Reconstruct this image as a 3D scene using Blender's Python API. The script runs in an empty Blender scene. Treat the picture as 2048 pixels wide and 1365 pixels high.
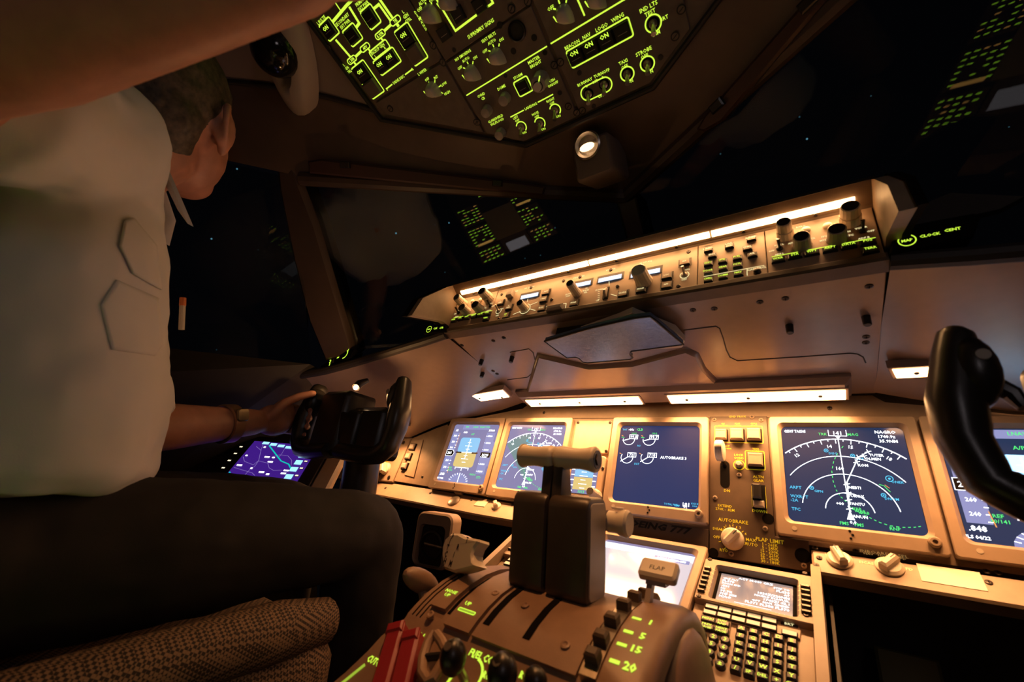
import bpy, bmesh, math, random
from mathutils import Vector, Matrix
R=math.radians; rnd=random.Random(7)
S=bpy.context.scene; COL=S.collection

# ------------------------------------------------------------------ camera, sky, light, exposure
CAM=Vector((0.2829,-0.9177,-0.0260))            # held low over the centre pedestal, aimed up and to the left
FOC=832.63                                      # focal length for a 2048 px wide frame
CX=Vector((0.81302,0.57764,0.07303)); CY=Vector((-0.10907,0.27431,-0.95543)); CZ=Vector((-0.57193,0.76882,0.28603))
cd=bpy.data.cameras.new('camera'); cam=bpy.data.objects.new('camera',cd); COL.objects.link(cam)
cd.sensor_width=36.0; cd.lens=FOC*36/2048; cd.clip_start=0.01; cd.clip_end=500
cam.matrix_world=Matrix(((CX.x,-CY.x,-CZ.x,CAM.x),(CX.y,-CY.y,-CZ.y,CAM.y),(CX.z,-CY.z,-CZ.z,CAM.z),(0,0,0,1)))
cd.dof.use_dof=True; cd.dof.focus_distance=1.0; cd.dof.aperture_fstop=5.0
S.camera=cam
wd=bpy.data.worlds.new('night'); S.world=wd; wd.use_nodes=True
wd.node_tree.nodes['Background'].inputs[0].default_value=(0.004,0.004,0.006,1)
wd.node_tree.nodes['Background'].inputs[1].default_value=0.25
S.view_settings.view_transform='Standard'; S.view_settings.look='None'; S.view_settings.gamma=1
S.view_settings.use_curve_mapping=False; S.view_settings.exposure=0.0
try: S.cycles.use_denoising=True; S.cycles.max_bounces=6; S.cycles.caustics_reflective=False
except Exception: pass
def lamp(name,loc,power,col,size,kind='POINT',rot=None):
    l=bpy.data.lights.new(name,kind); l.energy=power; l.color=col
    if kind=='AREA': l.size=size
    else: l.shadow_soft_size=size
    o=bpy.data.objects.new(name,l); o.location=loc
    if rot: o.rotation_euler=rot
    COL.objects.link(o); return o
lamp('right_side_fill',(0.85,-1.30,0.36),1.7,(1.0,0.84,0.86),0.12)      # added fill light without a fixture, lights the shirt from the right
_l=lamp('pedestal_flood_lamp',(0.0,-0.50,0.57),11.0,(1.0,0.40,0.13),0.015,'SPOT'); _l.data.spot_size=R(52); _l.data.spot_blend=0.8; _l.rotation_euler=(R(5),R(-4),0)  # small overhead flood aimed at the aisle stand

# ------------------------------------------------------------------ materials
def mat(name,col,rough=0.5,metal=0.0,emit=None,es=0.0,noise=0.0,nscale=60,bump=0.0,bscale=400,spec=None,sub=0):
    m=bpy.data.materials.new(name); m.use_nodes=True; nt=m.node_tree; b=nt.nodes['Principled BSDF']
    b.inputs['Base Color'].default_value=(*col,1); b.inputs['Roughness'].default_value=rough; b.inputs['Metallic'].default_value=metal
    if spec is not None: b.inputs['Specular IOR Level'].default_value=spec
    if sub:
        b.inputs['Subsurface Weight'].default_value=sub; b.inputs['Subsurface Radius'].default_value=(0.012,0.005,0.003)
    if emit: b.inputs['Emission Color'].default_value=(*emit,1); b.inputs['Emission Strength'].default_value=es
    tc=None
    if noise or bump: tc=nt.nodes.new('ShaderNodeTexCoord')
    if noise:
        n=nt.nodes.new('ShaderNodeTexNoise'); n.inputs['Scale'].default_value=nscale; n.inputs['Detail'].default_value=4
        nt.links.new(tc.outputs['Object'],n.inputs['Vector'])
        r=nt.nodes.new('ShaderNodeMapRange'); r.inputs[1].default_value=0.3; r.inputs[2].default_value=0.7
        r.inputs[3].default_value=1-noise; r.inputs[4].default_value=1+noise; nt.links.new(n.outputs[0],r.inputs[0])
        x=nt.nodes.new('ShaderNodeVectorMath'); x.operation='SCALE'; x.inputs[0].default_value=col
        nt.links.new(r.outputs[0],x.inputs['Scale']); nt.links.new(x.outputs[0],b.inputs['Base Color'])
    if bump:
        n=nt.nodes.new('ShaderNodeTexNoise'); n.inputs['Scale'].default_value=bscale; nt.links.new(tc.outputs['Object'],n.inputs['Vector'])
        bp=nt.nodes.new('ShaderNodeBump'); bp.inputs['Strength'].default_value=bump; bp.inputs['Distance'].default_value=0.0008
        nt.links.new(n.outputs[0],bp.inputs['Height']); nt.links.new(bp.outputs[0],b.inputs['Normal'])
    return m
def glow(name,col,s,sample=False):
    m=mat(name,(0.02,0.02,0.02),0.4,emit=col,es=s)
    if not sample:
        try: m.cycles.emission_sampling='NONE'
        except Exception: pass
    return m
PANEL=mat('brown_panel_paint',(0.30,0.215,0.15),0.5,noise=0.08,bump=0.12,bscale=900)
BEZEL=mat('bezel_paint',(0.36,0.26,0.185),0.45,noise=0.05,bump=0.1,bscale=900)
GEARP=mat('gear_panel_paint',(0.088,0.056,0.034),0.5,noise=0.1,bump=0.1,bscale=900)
UNDERP=mat('glareshield_paint',(0.25,0.178,0.155),0.28,noise=0.05,bump=0.10,bscale=700,spec=0.9)
OVHP=mat('overhead_paint',(0.16,0.115,0.085),0.55,noise=0.12,bump=0.1,bscale=800)
LINING=mat('lining_plastic',(0.17,0.12,0.092),0.55,noise=0.08,nscale=20)
POST=mat('window_post_paint',(0.065,0.040,0.030),0.5,noise=0.1,nscale=20)
DARK=mat('dark_trim',(0.025,0.019,0.016),0.6,noise=0.1)
BLACK=mat('black_plastic',(0.012,0.010,0.009),0.35)
MATTE=mat('matte_black',(0.006,0.005,0.005),0.9,spec=0.05)
KNOB=mat('grey_beige_knob',(0.50,0.42,0.33),0.45)
IVORY=mat('ivory_plastic',(0.62,0.54,0.43),0.4)
GREYK=mat('grey_lever_plastic',(0.36,0.30,0.25),0.38)
SCREW=mat('dark_screw',(0.05,0.04,0.035),0.35,0.6)
STEEL=mat('worn_steel',(0.42,0.36,0.30),0.3,0.9,noise=0.2,nscale=90)
RED=mat('red_guard_plastic',(0.25,0.012,0.018),0.4)
LEG=glow('legend_green',(0.66,1.0,0.06),1.1)
LEGD=glow('legend_green_dim',(0.60,0.85,0.06),0.55)
LEGW=glow('legend_overlit',(1.0,0.86,0.42),1.0)  # overlit look of legends near the hood tubes, put into the colour
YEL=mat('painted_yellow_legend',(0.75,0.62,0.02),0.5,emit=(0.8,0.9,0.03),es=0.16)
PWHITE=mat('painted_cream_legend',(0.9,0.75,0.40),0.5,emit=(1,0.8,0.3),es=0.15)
BLKINK=mat('black_ink',(0.03,0.025,0.02),0.6)
STRIP=glow('flood_tube',(1.0,0.50,0.19),16.0,True)
STRIPM=glow('strip_tube',(1.0,0.52,0.20),16.0,True)
SCR=lambda n,c,s: mat(n,(0.01,0.01,0.012),0.12,emit=c,es=s)
def sg(n,c,s):
    m=SCR(n,c,s)
    try: m.cycles.emission_sampling='NONE'
    except Exception: pass
    return m
NAVY=SCR('screen_navy',(0.022,0.038,0.125),1.0); NAVYL=SCR('screen_lavender',(0.25,0.235,0.43),1.0); NAVYD=SCR('screen_dark_navy',(0.018,0.036,0.095),1.0)
PALE=SCR('screen_pale',(0.72,0.62,0.66),1.1); PALEW=SCR('screen_white_band',(0.80,0.86,1.0),1.5)
CDUS=SCR('screen_cdu',(0.52,0.40,0.38),0.6); MAPS=SCR('screen_map',(0.055,0.012,0.25),0.9)
SW=sg('symbol_white',(0.95,0.97,1.0),3.0); SGN=sg('symbol_green',(0.1,0.95,0.22),1.1); SCY=sg('symbol_cyan',(0.1,0.65,1.0),1.1); SMG=sg('symbol_amber',(1.0,0.42,0.1),1.0)
SSKY=sg('symbol_sky',(0.30,0.62,0.95),1.0); SGND=sg('symbol_ground',(0.80,0.60,0.22),1.0); SGRY=sg('symbol_tape',(0.34,0.35,0.66),0.9); STER=sg('symbol_terrain',(0.20,0.34,0.36),0.85)
STEAL=sg('symbol_teal',(0.0,0.60,0.50),1.0); SLAV=sg('symbol_lavender',(0.32,0.22,0.62),0.8); SLB=sg('symbol_pale_blue',(0.35,0.75,1.0),1.3)
LCD=glow('lcd_window',(0.55,0.72,1.0),1.6)
LITKEY=mat('lit_key',(0.62,0.5,0.36),0.5,emit=(1.0,0.70,0.36),es=0.5)
SKIN=mat('skin',(0.50,0.23,0.155),0.5,noise=0.12,nscale=40,bump=0.2,bscale=300,sub=0.15)
HAIR=mat('grey_brown_hair',(0.075,0.055,0.035),0.6,noise=0.5,nscale=120,bump=0.8,bscale=160)
SHIRT=mat('white_shirt_cotton',(0.66,0.64,0.64),0.75,noise=0.03,nscale=15,bump=0.15,bscale=900)
TROU=mat('black_wool_trousers',(0.012,0.008,0.006),0.85,noise=0.15,nscale=30,bump=0.25,bscale=900)

# ------------------------------------------------------------------ mesh builder
class Fr:                                        # a flat working frame: origin, right, up and outward axes
    def __init__(s,o,ux,uy): s.o=Vector(o); s.x=Vector(ux).normalized(); s.y=Vector(uy).normalized(); s.z=s.x.cross(s.y)
    def p(s,u,v,w=0.0): return s.o+s.x*u+s.y*v+s.z*w
    def m(s,px,py,w=0.0):                        # where the sight line measured on the photograph meets this surface, in (u,v) metres
        d=CX*((px-1024)/FOC)+CY*((py-682.5)/FOC)+CZ
        t=((s.o+s.z*w-CAM).dot(s.z))/d.dot(s.z); q=CAM+d*t-s.o
        return q.dot(s.x),q.dot(s.y)
    def sub(s,u,v,w=0,rot=0,tilt=0):             # a frame on this one, turned in plane
        c,n=math.cos(rot),math.sin(rot); f=Fr(s.p(u,v,w),s.x*c+s.y*n,s.y*c-s.x*n)
        if tilt: f=Fr(f.o,f.x,f.y*math.cos(tilt)+f.z*math.sin(tilt))
        return f
def sight(px,py,X):                              # point on a sight line at a given lateral station X
    d=CX*((px-1024)/FOC)+CY*((py-682.5)/FOC)+CZ
    return CAM+d*((X-CAM.x)/d.x)
def deep(px,py,dep): return CAM+(CX*((px-1024)/FOC)+CY*((py-682.5)/FOC)+CZ)*dep

_fc=bpy.data.curves.new('lettering','FONT'); _fc.dimensions='2D'; _fc.fill_mode='FRONT'; _fc.resolution_u=1
_fo=bpy.data.objects.new('lettering',_fc); _tc={}
def glyphs(txt,bold):
    k=(txt,bold)
    if k not in _tc:
        _fc.body=txt; _fc.offset=bold
        me=_fo.to_mesh(); vs=[(v.co.x,v.co.y) for v in me.vertices]; fs=[tuple(p.vertices) for p in me.polygons]
        _tc[k]=(vs,fs,min((a for a,b in vs),default=0),max((a for a,b in vs),default=0)); _fo.to_mesh_clear()
    return _tc[k]
class M:
    def __init__(s): s.v=[]; s.f=[]; s.mi=[]; s.ms=[]
    def slot(s,m):
        if m not in s.ms: s.ms.append(m)
        return s.ms.index(m)
    def add(s,vs,fs,m):
        b=len(s.v); k=s.slot(m); s.v+= [tuple(x) for x in vs]
        for f in fs: s.f.append(tuple(i+b for i in f)); s.mi.append(k)
    def prism(s,F,pts,w0,w1,m,ch=0.0,top=None):  # extruded outline, optional chamfered top
        n=len(pts); a=sum(pts[i][0]*pts[(i+1)%n][1]-pts[(i+1)%n][0]*pts[i][1] for i in range(n))
        if a<0: pts=pts[::-1]
        R0=[F.p(u,v,w0) for u,v in pts]; vs=list(R0); fs=[tuple(range(n))[::-1]]; lv=1
        if ch>0: vs+=[F.p(u,v,w1-ch) for u,v in pts]; vs+=[F.p(u,v,w1) for u,v in inset(pts,ch)]; lv=2
        else: vs+=[F.p(u,v,w1) for u,v in pts]
        for l in range(lv):
            for i in range(n): j=(i+1)%n; fs.append((l*n+i,l*n+j,(l+1)*n+j,(l+1)*n+i))
        s.add(vs,fs,m); s.add(vs[lv*n:],[tuple(range(n))],top or m)
    def box(s,F,u,v,w0,du,dv,h,m,ch=0.0,top=None,r=0.0):
        s.prism(F,rrect(u,v,du,dv,r),w0,w0+h,m,ch,top)
    def lathe(s,F,u,v,prof,m,seg=20,ribs=0,rd=0.0):
        vs=[];fs=[];n=seg
        for r,w in prof:
            for k in range(n):
                a=2*math.pi*k/n; q=r*(1-rd*(k%2)) if ribs else r
                vs.append(F.p(u+q*math.cos(a),v+q*math.sin(a),w))
        for l in range(len(prof)-1):
            for k in range(n): j=(k+1)%n; fs.append((l*n+k,l*n+j,(l+1)*n+j,(l+1)*n+k))
        fs.append(tuple(range((len(prof)-1)*n,len(prof)*n))); fs.append(tuple(range(n))[::-1])
        s.add(vs,fs,m)
    def cyl(s,F,u,v,w0,h,r,m,seg=18,r2=None,ch=0.0):
        r2=r if r2 is None else r2
        s.lathe(F,u,v,[(r,w0),(r2,w0+h-ch),(r2-ch,w0+h)] if ch else [(r,w0),(r2,w0+h)],m,seg)
    def ring(s,F,u,v,w,r0,r1,m,a0=0,a1=360,seg=28):
        full=abs(a1-a0)>=359.9; n=seg; vs=[]
        for k in range(n+(0 if full else 1)):
            a=R(a0+(a1-a0)*k/n); c,q=math.cos(a),math.sin(a); vs+=[F.p(u+r0*c,v+r0*q,w),F.p(u+r1*c,v+r1*q,w)]
        L=len(vs)//2; s.add(vs,[(2*k,2*k+1,2*((k+1)%L)+1,2*((k+1)%L)) for k in range(n)],m)
    def line(s,F,pts,w,wd,m,closed=False):       # flat mitred stroke
        n=len(pts); L=[];Rr=[]; h=wd/2; P=[Vector(p) for p in pts]
        for i in range(n):
            a=P[i-1] if (i>0 or closed) else None; b=P[(i+1)%n] if (i<n-1 or closed) else None
            d1=(P[i]-a).normalized() if a is not None else None; d2=(b-P[i]).normalized() if b is not None else None
            d1=d1 or d2; d2=d2 or d1
            n1=Vector((-d1.y,d1.x)); n2=Vector((-d2.y,d2.x)); t=n1+n2
            t=t.normalized() if t.length>1e-6 else n1; k=h/max(0.4,t.dot(n1))
            L.append(P[i]+t*k); Rr.append(P[i]-t*k)
        vs=[F.p(q.x,q.y,w) for q in L]+[F.p(q.x,q.y,w) for q in Rr]
        s.add(vs,[(n+i,n+(i+1)%n,(i+1)%n,i) for i in range(n if closed else n-1)],m)
    def quad(s,F,u,v,du,dv,w,m): s.add([F.p(u+a*du/2,v+b*dv/2,w) for a,b in ((-1,-1),(1,-1),(1,1),(-1,1))],[(0,1,2,3)],m)
    def fill(s,F,pts,w,m):
        n=len(pts); a=sum(pts[i][0]*pts[(i+1)%n][1]-pts[(i+1)%n][0]*pts[i][1] for i in range(n))
        if a<0: pts=pts[::-1]
        s.add([F.p(u,v,w) for u,v in pts],[tuple(range(n))],m)
    def text(s,F,u,v,w,h,t,m,al=0.5,bold=0.012,sx=1.0,rot=0.0,slant=0.0):  # h = capital height
        k=h/0.70; c,q=math.cos(rot),math.sin(rot); ls=t.split('\n'); 
        for i,ln in enumerate(ls):
            vs,fs,x0,x1=glyphs(ln,bold); off=(x0+(x1-x0)*al); oy=0.35-(len(ls)-1)*0.5*1.0+i*1.0
            out=[]
            for a,b in vs:
                A=(a-off)*k*sx+slant*b*k; B=(b-oy)*k; out.append(F.p(u+A*c-B*q,v+A*q+B*c,w))
            s.add(out,fs,m)
    def tube(s,pts,rad,m,seg=12,flat=None,up=None):  # swept round or oval bar through world points
        P=[Vector(p) for p in pts]; n=len(P); rad=rad if isinstance(rad,(list,tuple)) else [rad]*n; vs=[];fs=[]; prev=Vector(up) if up else None
        for i in range(n):
            d=(P[min(i+1,n-1)]-P[max(i-1,0)]).normalized()
            if prev is None: prev=Vector((0,0,1)) if abs(d.z)<0.9 else Vector((1,0,0))
            x=(prev-d*prev.dot(d)).normalized(); y=d.cross(x); prev=x
            fl=flat if flat else 1.0
            for k in range(seg): a=2*math.pi*k/seg; vs.append(P[i]+x*(rad[i]*math.cos(a))+y*(rad[i]*fl*math.sin(a)))
        for i in range(n-1):
            for k in range(seg): j=(k+1)%seg; fs.append((i*seg+k,i*seg+j,(i+1)*seg+j,(i+1)*seg+k))
        fs+= [tuple(range(seg))[::-1],tuple(range((n-1)*seg,n*seg))]; s.add(vs,fs,m)
    def loft(s,rings,m,caps=True,closed=True):
        n=len(rings[0]); vs=[p for r in rings for p in r]; fs=[]
        for i in range(len(rings)-1):
            for k in range(n if closed else n-1): j=(k+1)%n; fs.append((i*n+k,i*n+j,(i+1)*n+j,(i+1)*n+k))
        if caps: fs+=[tuple(range(n))[::-1],tuple(range((len(rings)-1)*n,len(rings)*n))]
        s.add(vs,fs,m)
    def extrude_x(s,prof,x0,x1,m,ch=0.0):        # closed (y,z) outline swept along X
        n=len(prof); vs=[Vector((x0,y,z)) for y,z in prof]+[Vector((x1,y,z)) for y,z in prof]
        s.add(vs,[(i,(i+1)%n,n+(i+1)%n,n+i) for i in range(n)]+[tuple(range(n))[::-1],tuple(range(n,2*n))],m)
    def blob(s,c,r,m,seg=16,rot=None):
        vs=[];fs=[];c=Vector(c); r=Vector(r) if not isinstance(r,(int,float)) else Vector((r,r,r))
        for i in range(1,seg//2):
            t=math.pi*i/(seg//2)
            for k in range(seg):
                a=2*math.pi*k/seg; q=Vector((r.x*math.sin(t)*math.cos(a),r.y*math.sin(t)*math.sin(a),r.z*math.cos(t)))
                if rot is not None: q=rot@q
                vs.append(c+q)
        a=Vector((0,0,r.z)); b=Vector((0,0,-r.z))
        if rot is not None: a,b=rot@a,rot@b
        n=seg//2-1; vs+=[c+a,c+b]
        for i in range(n-1):
            for k in range(seg): j=(k+1)%seg; fs.append((i*seg+k,(i+1)*seg+k,(i+1)*seg+j,i*seg+j))
        for k in range(seg): j=(k+1)%seg; fs.append((n*seg,k,j)); fs.append((n*seg+1,(n-1)*seg+j,(n-1)*seg+k))
        s.add(vs,fs,m)
    def make(s,name,parent=None,smooth=35,fix=True):
        me=bpy.data.meshes.new(name); me.from_pydata(s.v,[],s.f)
        for m in s.ms: me.materials.append(m)
        me.polygons.foreach_set('material_index',s.mi)
        if fix and len(s.f)<60000:
            pass
        if smooth:
            me.polygons.foreach_set('use_smooth',[True]*len(me.polygons)); me.set_sharp_from_angle(angle=R(smooth))
        me.validate(); me.update()
        o=bpy.data.objects.new(name,me); COL.objects.link(o)
        if parent is not None: o.parent=parent; o.matrix_parent_inverse=parent.matrix_world.inverted()
        return o
def inset(pts,d):
    n=len(pts); out=[]
    for i in range(n):
        p=Vector(pts[i]); a=(p-Vector(pts[i-1])); b=(Vector(pts[(i+1)%n])-p)
        if a.length<1e-9 or b.length<1e-9: out.append(tuple(p)); continue
        a.normalize(); b.normalize(); n1=Vector((-a.y,a.x)); n2=Vector((-b.y,b.x)); t=n1+n2
        t=t.normalized() if t.length>1e-6 else n1
        q=p+t*(d/max(0.5,t.dot(n1))); out.append((q.x,q.y))
    return out
def rrect(u,v,du,dv,r=0.0,k=4):
    a,b=du/2,dv/2
    if r<=0: return [(u-a,v-b),(u+a,v-b),(u+a,v+b),(u-a,v+b)]
    r=min(r,a*0.999,b*0.999); o=[]
    for cx,cy,s in ((a-r,b-r,0),(-a+r,b-r,90),(-a+r,-b+r,180),(a-r,-b+r,270)):
        for i in range(k+1): t=R(s+90*i/k); o.append((u+cx+r*math.cos(t),v+cy+r*math.sin(t)))
    return o
def thing(name,label,cat,loc=(0,0,0),group=None):
    o=bpy.data.objects.new(name,None); o.empty_display_size=0.02; o.location=loc; COL.objects.link(o)
    o.matrix_world=Matrix.Translation(Vector(loc)); o['label']=label; o['category']=cat
    if group: o['group']=group
    return o
def tag(o,label,cat,group=None):
    o['label']=label; o['category']=cat
    if group: o['group']=group
    return o
def struct(o,kind='structure'): o['kind']=kind; return o
def pm(o,label): o['label']=label; return o

# ------------------------------------------------------------------ working frames (metres; X to the right wing, Y to the nose, Z up)
def yz(a): return (0,math.cos(R(a)),math.sin(R(a)))
X1=(1,0,0)
MAIN=Fr((0,0,0),X1,yz(72))                     # main instrument panel, raked 18 degrees
MCP=Fr((0,-0.2818,0.2597),X1,yz(73))           # glareshield control panels
UND=Fr((0,0.0345,0.143),X1,yz(161.2))          # underside of the glareshield
OVH=Fr((0,-0.3754,0.5842),X1,yz(156))          # overhead panel
AIS=Fr((0,-0.0619,-0.1542),X1,yz(24.2))        # forward aisle stand

def Z(F,ox,oy,s,w=0.0): return lambda x,y: F.m(ox+x/s,oy+y/s,w)
def screws(F,pts,parent,r=0.0035,w=0.0,m=None,name='screw',h=0.0015):
    for u,v in pts:
        b=M(); b.lathe(F,u,v,[(r,w),(r,w+h*0.6),(r*0.75,w+h),(r*0.25,w+h),(r*0.2,w+h*0.5)],m or SCREW,12)
        b.line(F,[(u-r*0.6,v),(u+r*0.6,v)],w+h+0.0001,r*0.25,MATTE); b.line(F,[(u,v-r*0.6),(u,v+r*0.6)],w+h+0.0001,r*0.25,MATTE)
        b.make(name,parent)
# ================================================================== MAIN INSTRUMENT PANEL
t=thing('instrument_panel','long brown main instrument panel holding the row of square screens','panel',(0,0.01,-0.1))
b=M(); lo=-0.118
b.prism(MAIN,[(-0.80,-0.10),(-0.62,-0.104),(-0.205,lo),(0.205,lo),(0.95,lo),(0.95,0.104),(0.62,0.104),(0.53,0.111),(0.45,0.126),(0.385,0.136),(0.370,0.150),(-0.365,0.150),(-0.38,0.137),(-0.44,0.127),(-0.53,0.111),(-0.62,0.097),(-0.69,0.075),(-0.79,0.036)],-0.030,-0.006,PANEL)
b.make('panel_plate',t)
b=M()
for x0,x1,v in ((-0.36,0.36,0.107),): b.line(MAIN,[(x0,v),(x1,v)],-0.0056,0.0012,MATTE)
b.make('seam',t)
screws(MAIN,[MAIN.m(895,848),MAIN.m(1086,824),MAIN.m(1659,814),MAIN.m(842,953)],t,0.004,-0.006)
# blank plate and standby display between the left map screen and the engine screen
p=thing('blank_plate','blank cream cover plate between left map screen and engine screen','plate',MAIN.p(-0.156,0.06))
b=M(); b.box(MAIN,-0.156,0.058,-0.006,0.094,0.082,0.005,BEZEL,0.001,r=0.006); b.make('plate_face',p)
screws(MAIN,[(-0.198,0.093),(-0.114,0.093),(-0.198,0.023),(-0.114,0.023)],p,0.0035,-0.001)
p=thing('standby_display','small standby flight display partly hidden behind the thrust levers','display',MAIN.p(-0.156,-0.05))
b=M(); b.box(MAIN,-0.156,-0.048,-0.006,0.094,0.112,0.012,BEZEL,0.002,r=0.006); b.make('bezel',p)
b=M(); b.quad(MAIN,-0.156,-0.044,0.066,0.072,0.0064,NAVYL)
b.quad(MAIN,-0.156,-0.028,0.046,0.03,0.0068,SSKY); b.quad(MAIN,-0.156,-0.058,0.046,0.028,0.0068,SGND)
for k in range(6): b.quad(MAIN,-0.183,-0.075+k*0.012,0.008,0.002,0.0070,SW); b.quad(MAIN,-0.129,-0.075+k*0.012,0.008,0.002,0.0070,SW); b.quad(MAIN,-0.156,-0.068+k*0.009,0.012+0.008*(k%2),0.0015,0.0071,SW)
b.text(MAIN,-0.156,-0.076,0.0072,0.006,'1013',SGN); b.make('screen',p)
b=M(); b.box(MAIN,-0.178,-0.097,0.006,0.012,0.008,0.003,LITKEY,0.001); b.make('button',p)
b=M(); b.lathe(MAIN,-0.118,-0.082,[(0.013,0.006),(0.012,0.022),(0.010,0.024),(0.0095,0.040),(0.008,0.042)],KNOB,20,1,0.06); b.make('knob',p)
screws(MAIN,[(-0.198,-0.098),(-0.113,-0.020),(-0.198,0.001)],p,0.0035,0.006)

# ---- square display units
def display(cu,cv,label,draw,smat,F=MAIN,lip=0.118):
    t=thing('display_unit',label,'display',F.p(cu,cv),'square display screens'); ow=0.1030
    b=M(); out=rrect(cu,cv-0.007,2*ow,0.103+lip-0.004,0.004,4); inn=rrect(cu,cv,0.176,0.175,0.010,6)
    # frame: outer outline joined to inner opening
    o4=rrect(cu,cv-0.0035,2*ow,0.2125,0.005,6)
    n=len(inn); W=0.0085
    lv=[(o4,-0.0055),(o4,W-0.0015),(inset(o4,0.0015),W),([(cu+(a-cu)*1.035,cv+(c-cv)*1.035) for a,c in inn],W),(inn,0.004),([(cu+(a-cu)*0.972,cv+(c-cv)*0.972) for a,c in inn],0.0006)]
    b.loft([[F.p(u,v,w) for u,v in L] for L,w in lv],BEZEL,caps=False)
    b.make('bezel',t)
    b=M(); b.quad(F,cu,cv,0.176,0.175,-0.0004,MATTE); b.quad(F,cu,cv,0.170,0.170,0.0,smat); draw(b,F,cu,cv); b.make('screen',t,smooth=0)
    for dx in (-0.078,0.002,0.0885):
        if dx==0.002:
            b=M()
            for k in range(3): b.cyl(F,cu+dx-0.008+(k%2)*0.003,cv-0.092-k*0.0055,W,0.0006,0.0018,MATTE,8)
            b.make('vent_hole',t)
        elif dx<0:
            b=M(); b.cyl(F,cu+dx,cv-0.098,W,0.0004,0.0035,KNOB,14); b.make('light_sensor',t)
        else:
            b=M(); b.lathe(F,cu+dx,cv-0.094,[(0.0075,W),(0.0075,W+0.004),(0.0055,W+0.0055),(0.003,W+0.0055),(0.0026,W+0.003)],PANEL,18); b.make('captive_screw',t)
    return t
def arc(c,r,a0,a1,lim,n=60):
    P=[]
    for i in range(n+1):
        a=R(a0+(a1-a0)*i/n); u,v=c[0]+r*math.cos(a),c[1]+r*math.sin(a)
        if abs(u-lim[0])<0.0835 and abs(v-lim[1])<0.0835: P.append((u,v))
    return P
z5=Z(MAIN,1400,800,3.1605); NDc=(0.3134,0.0)
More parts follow.
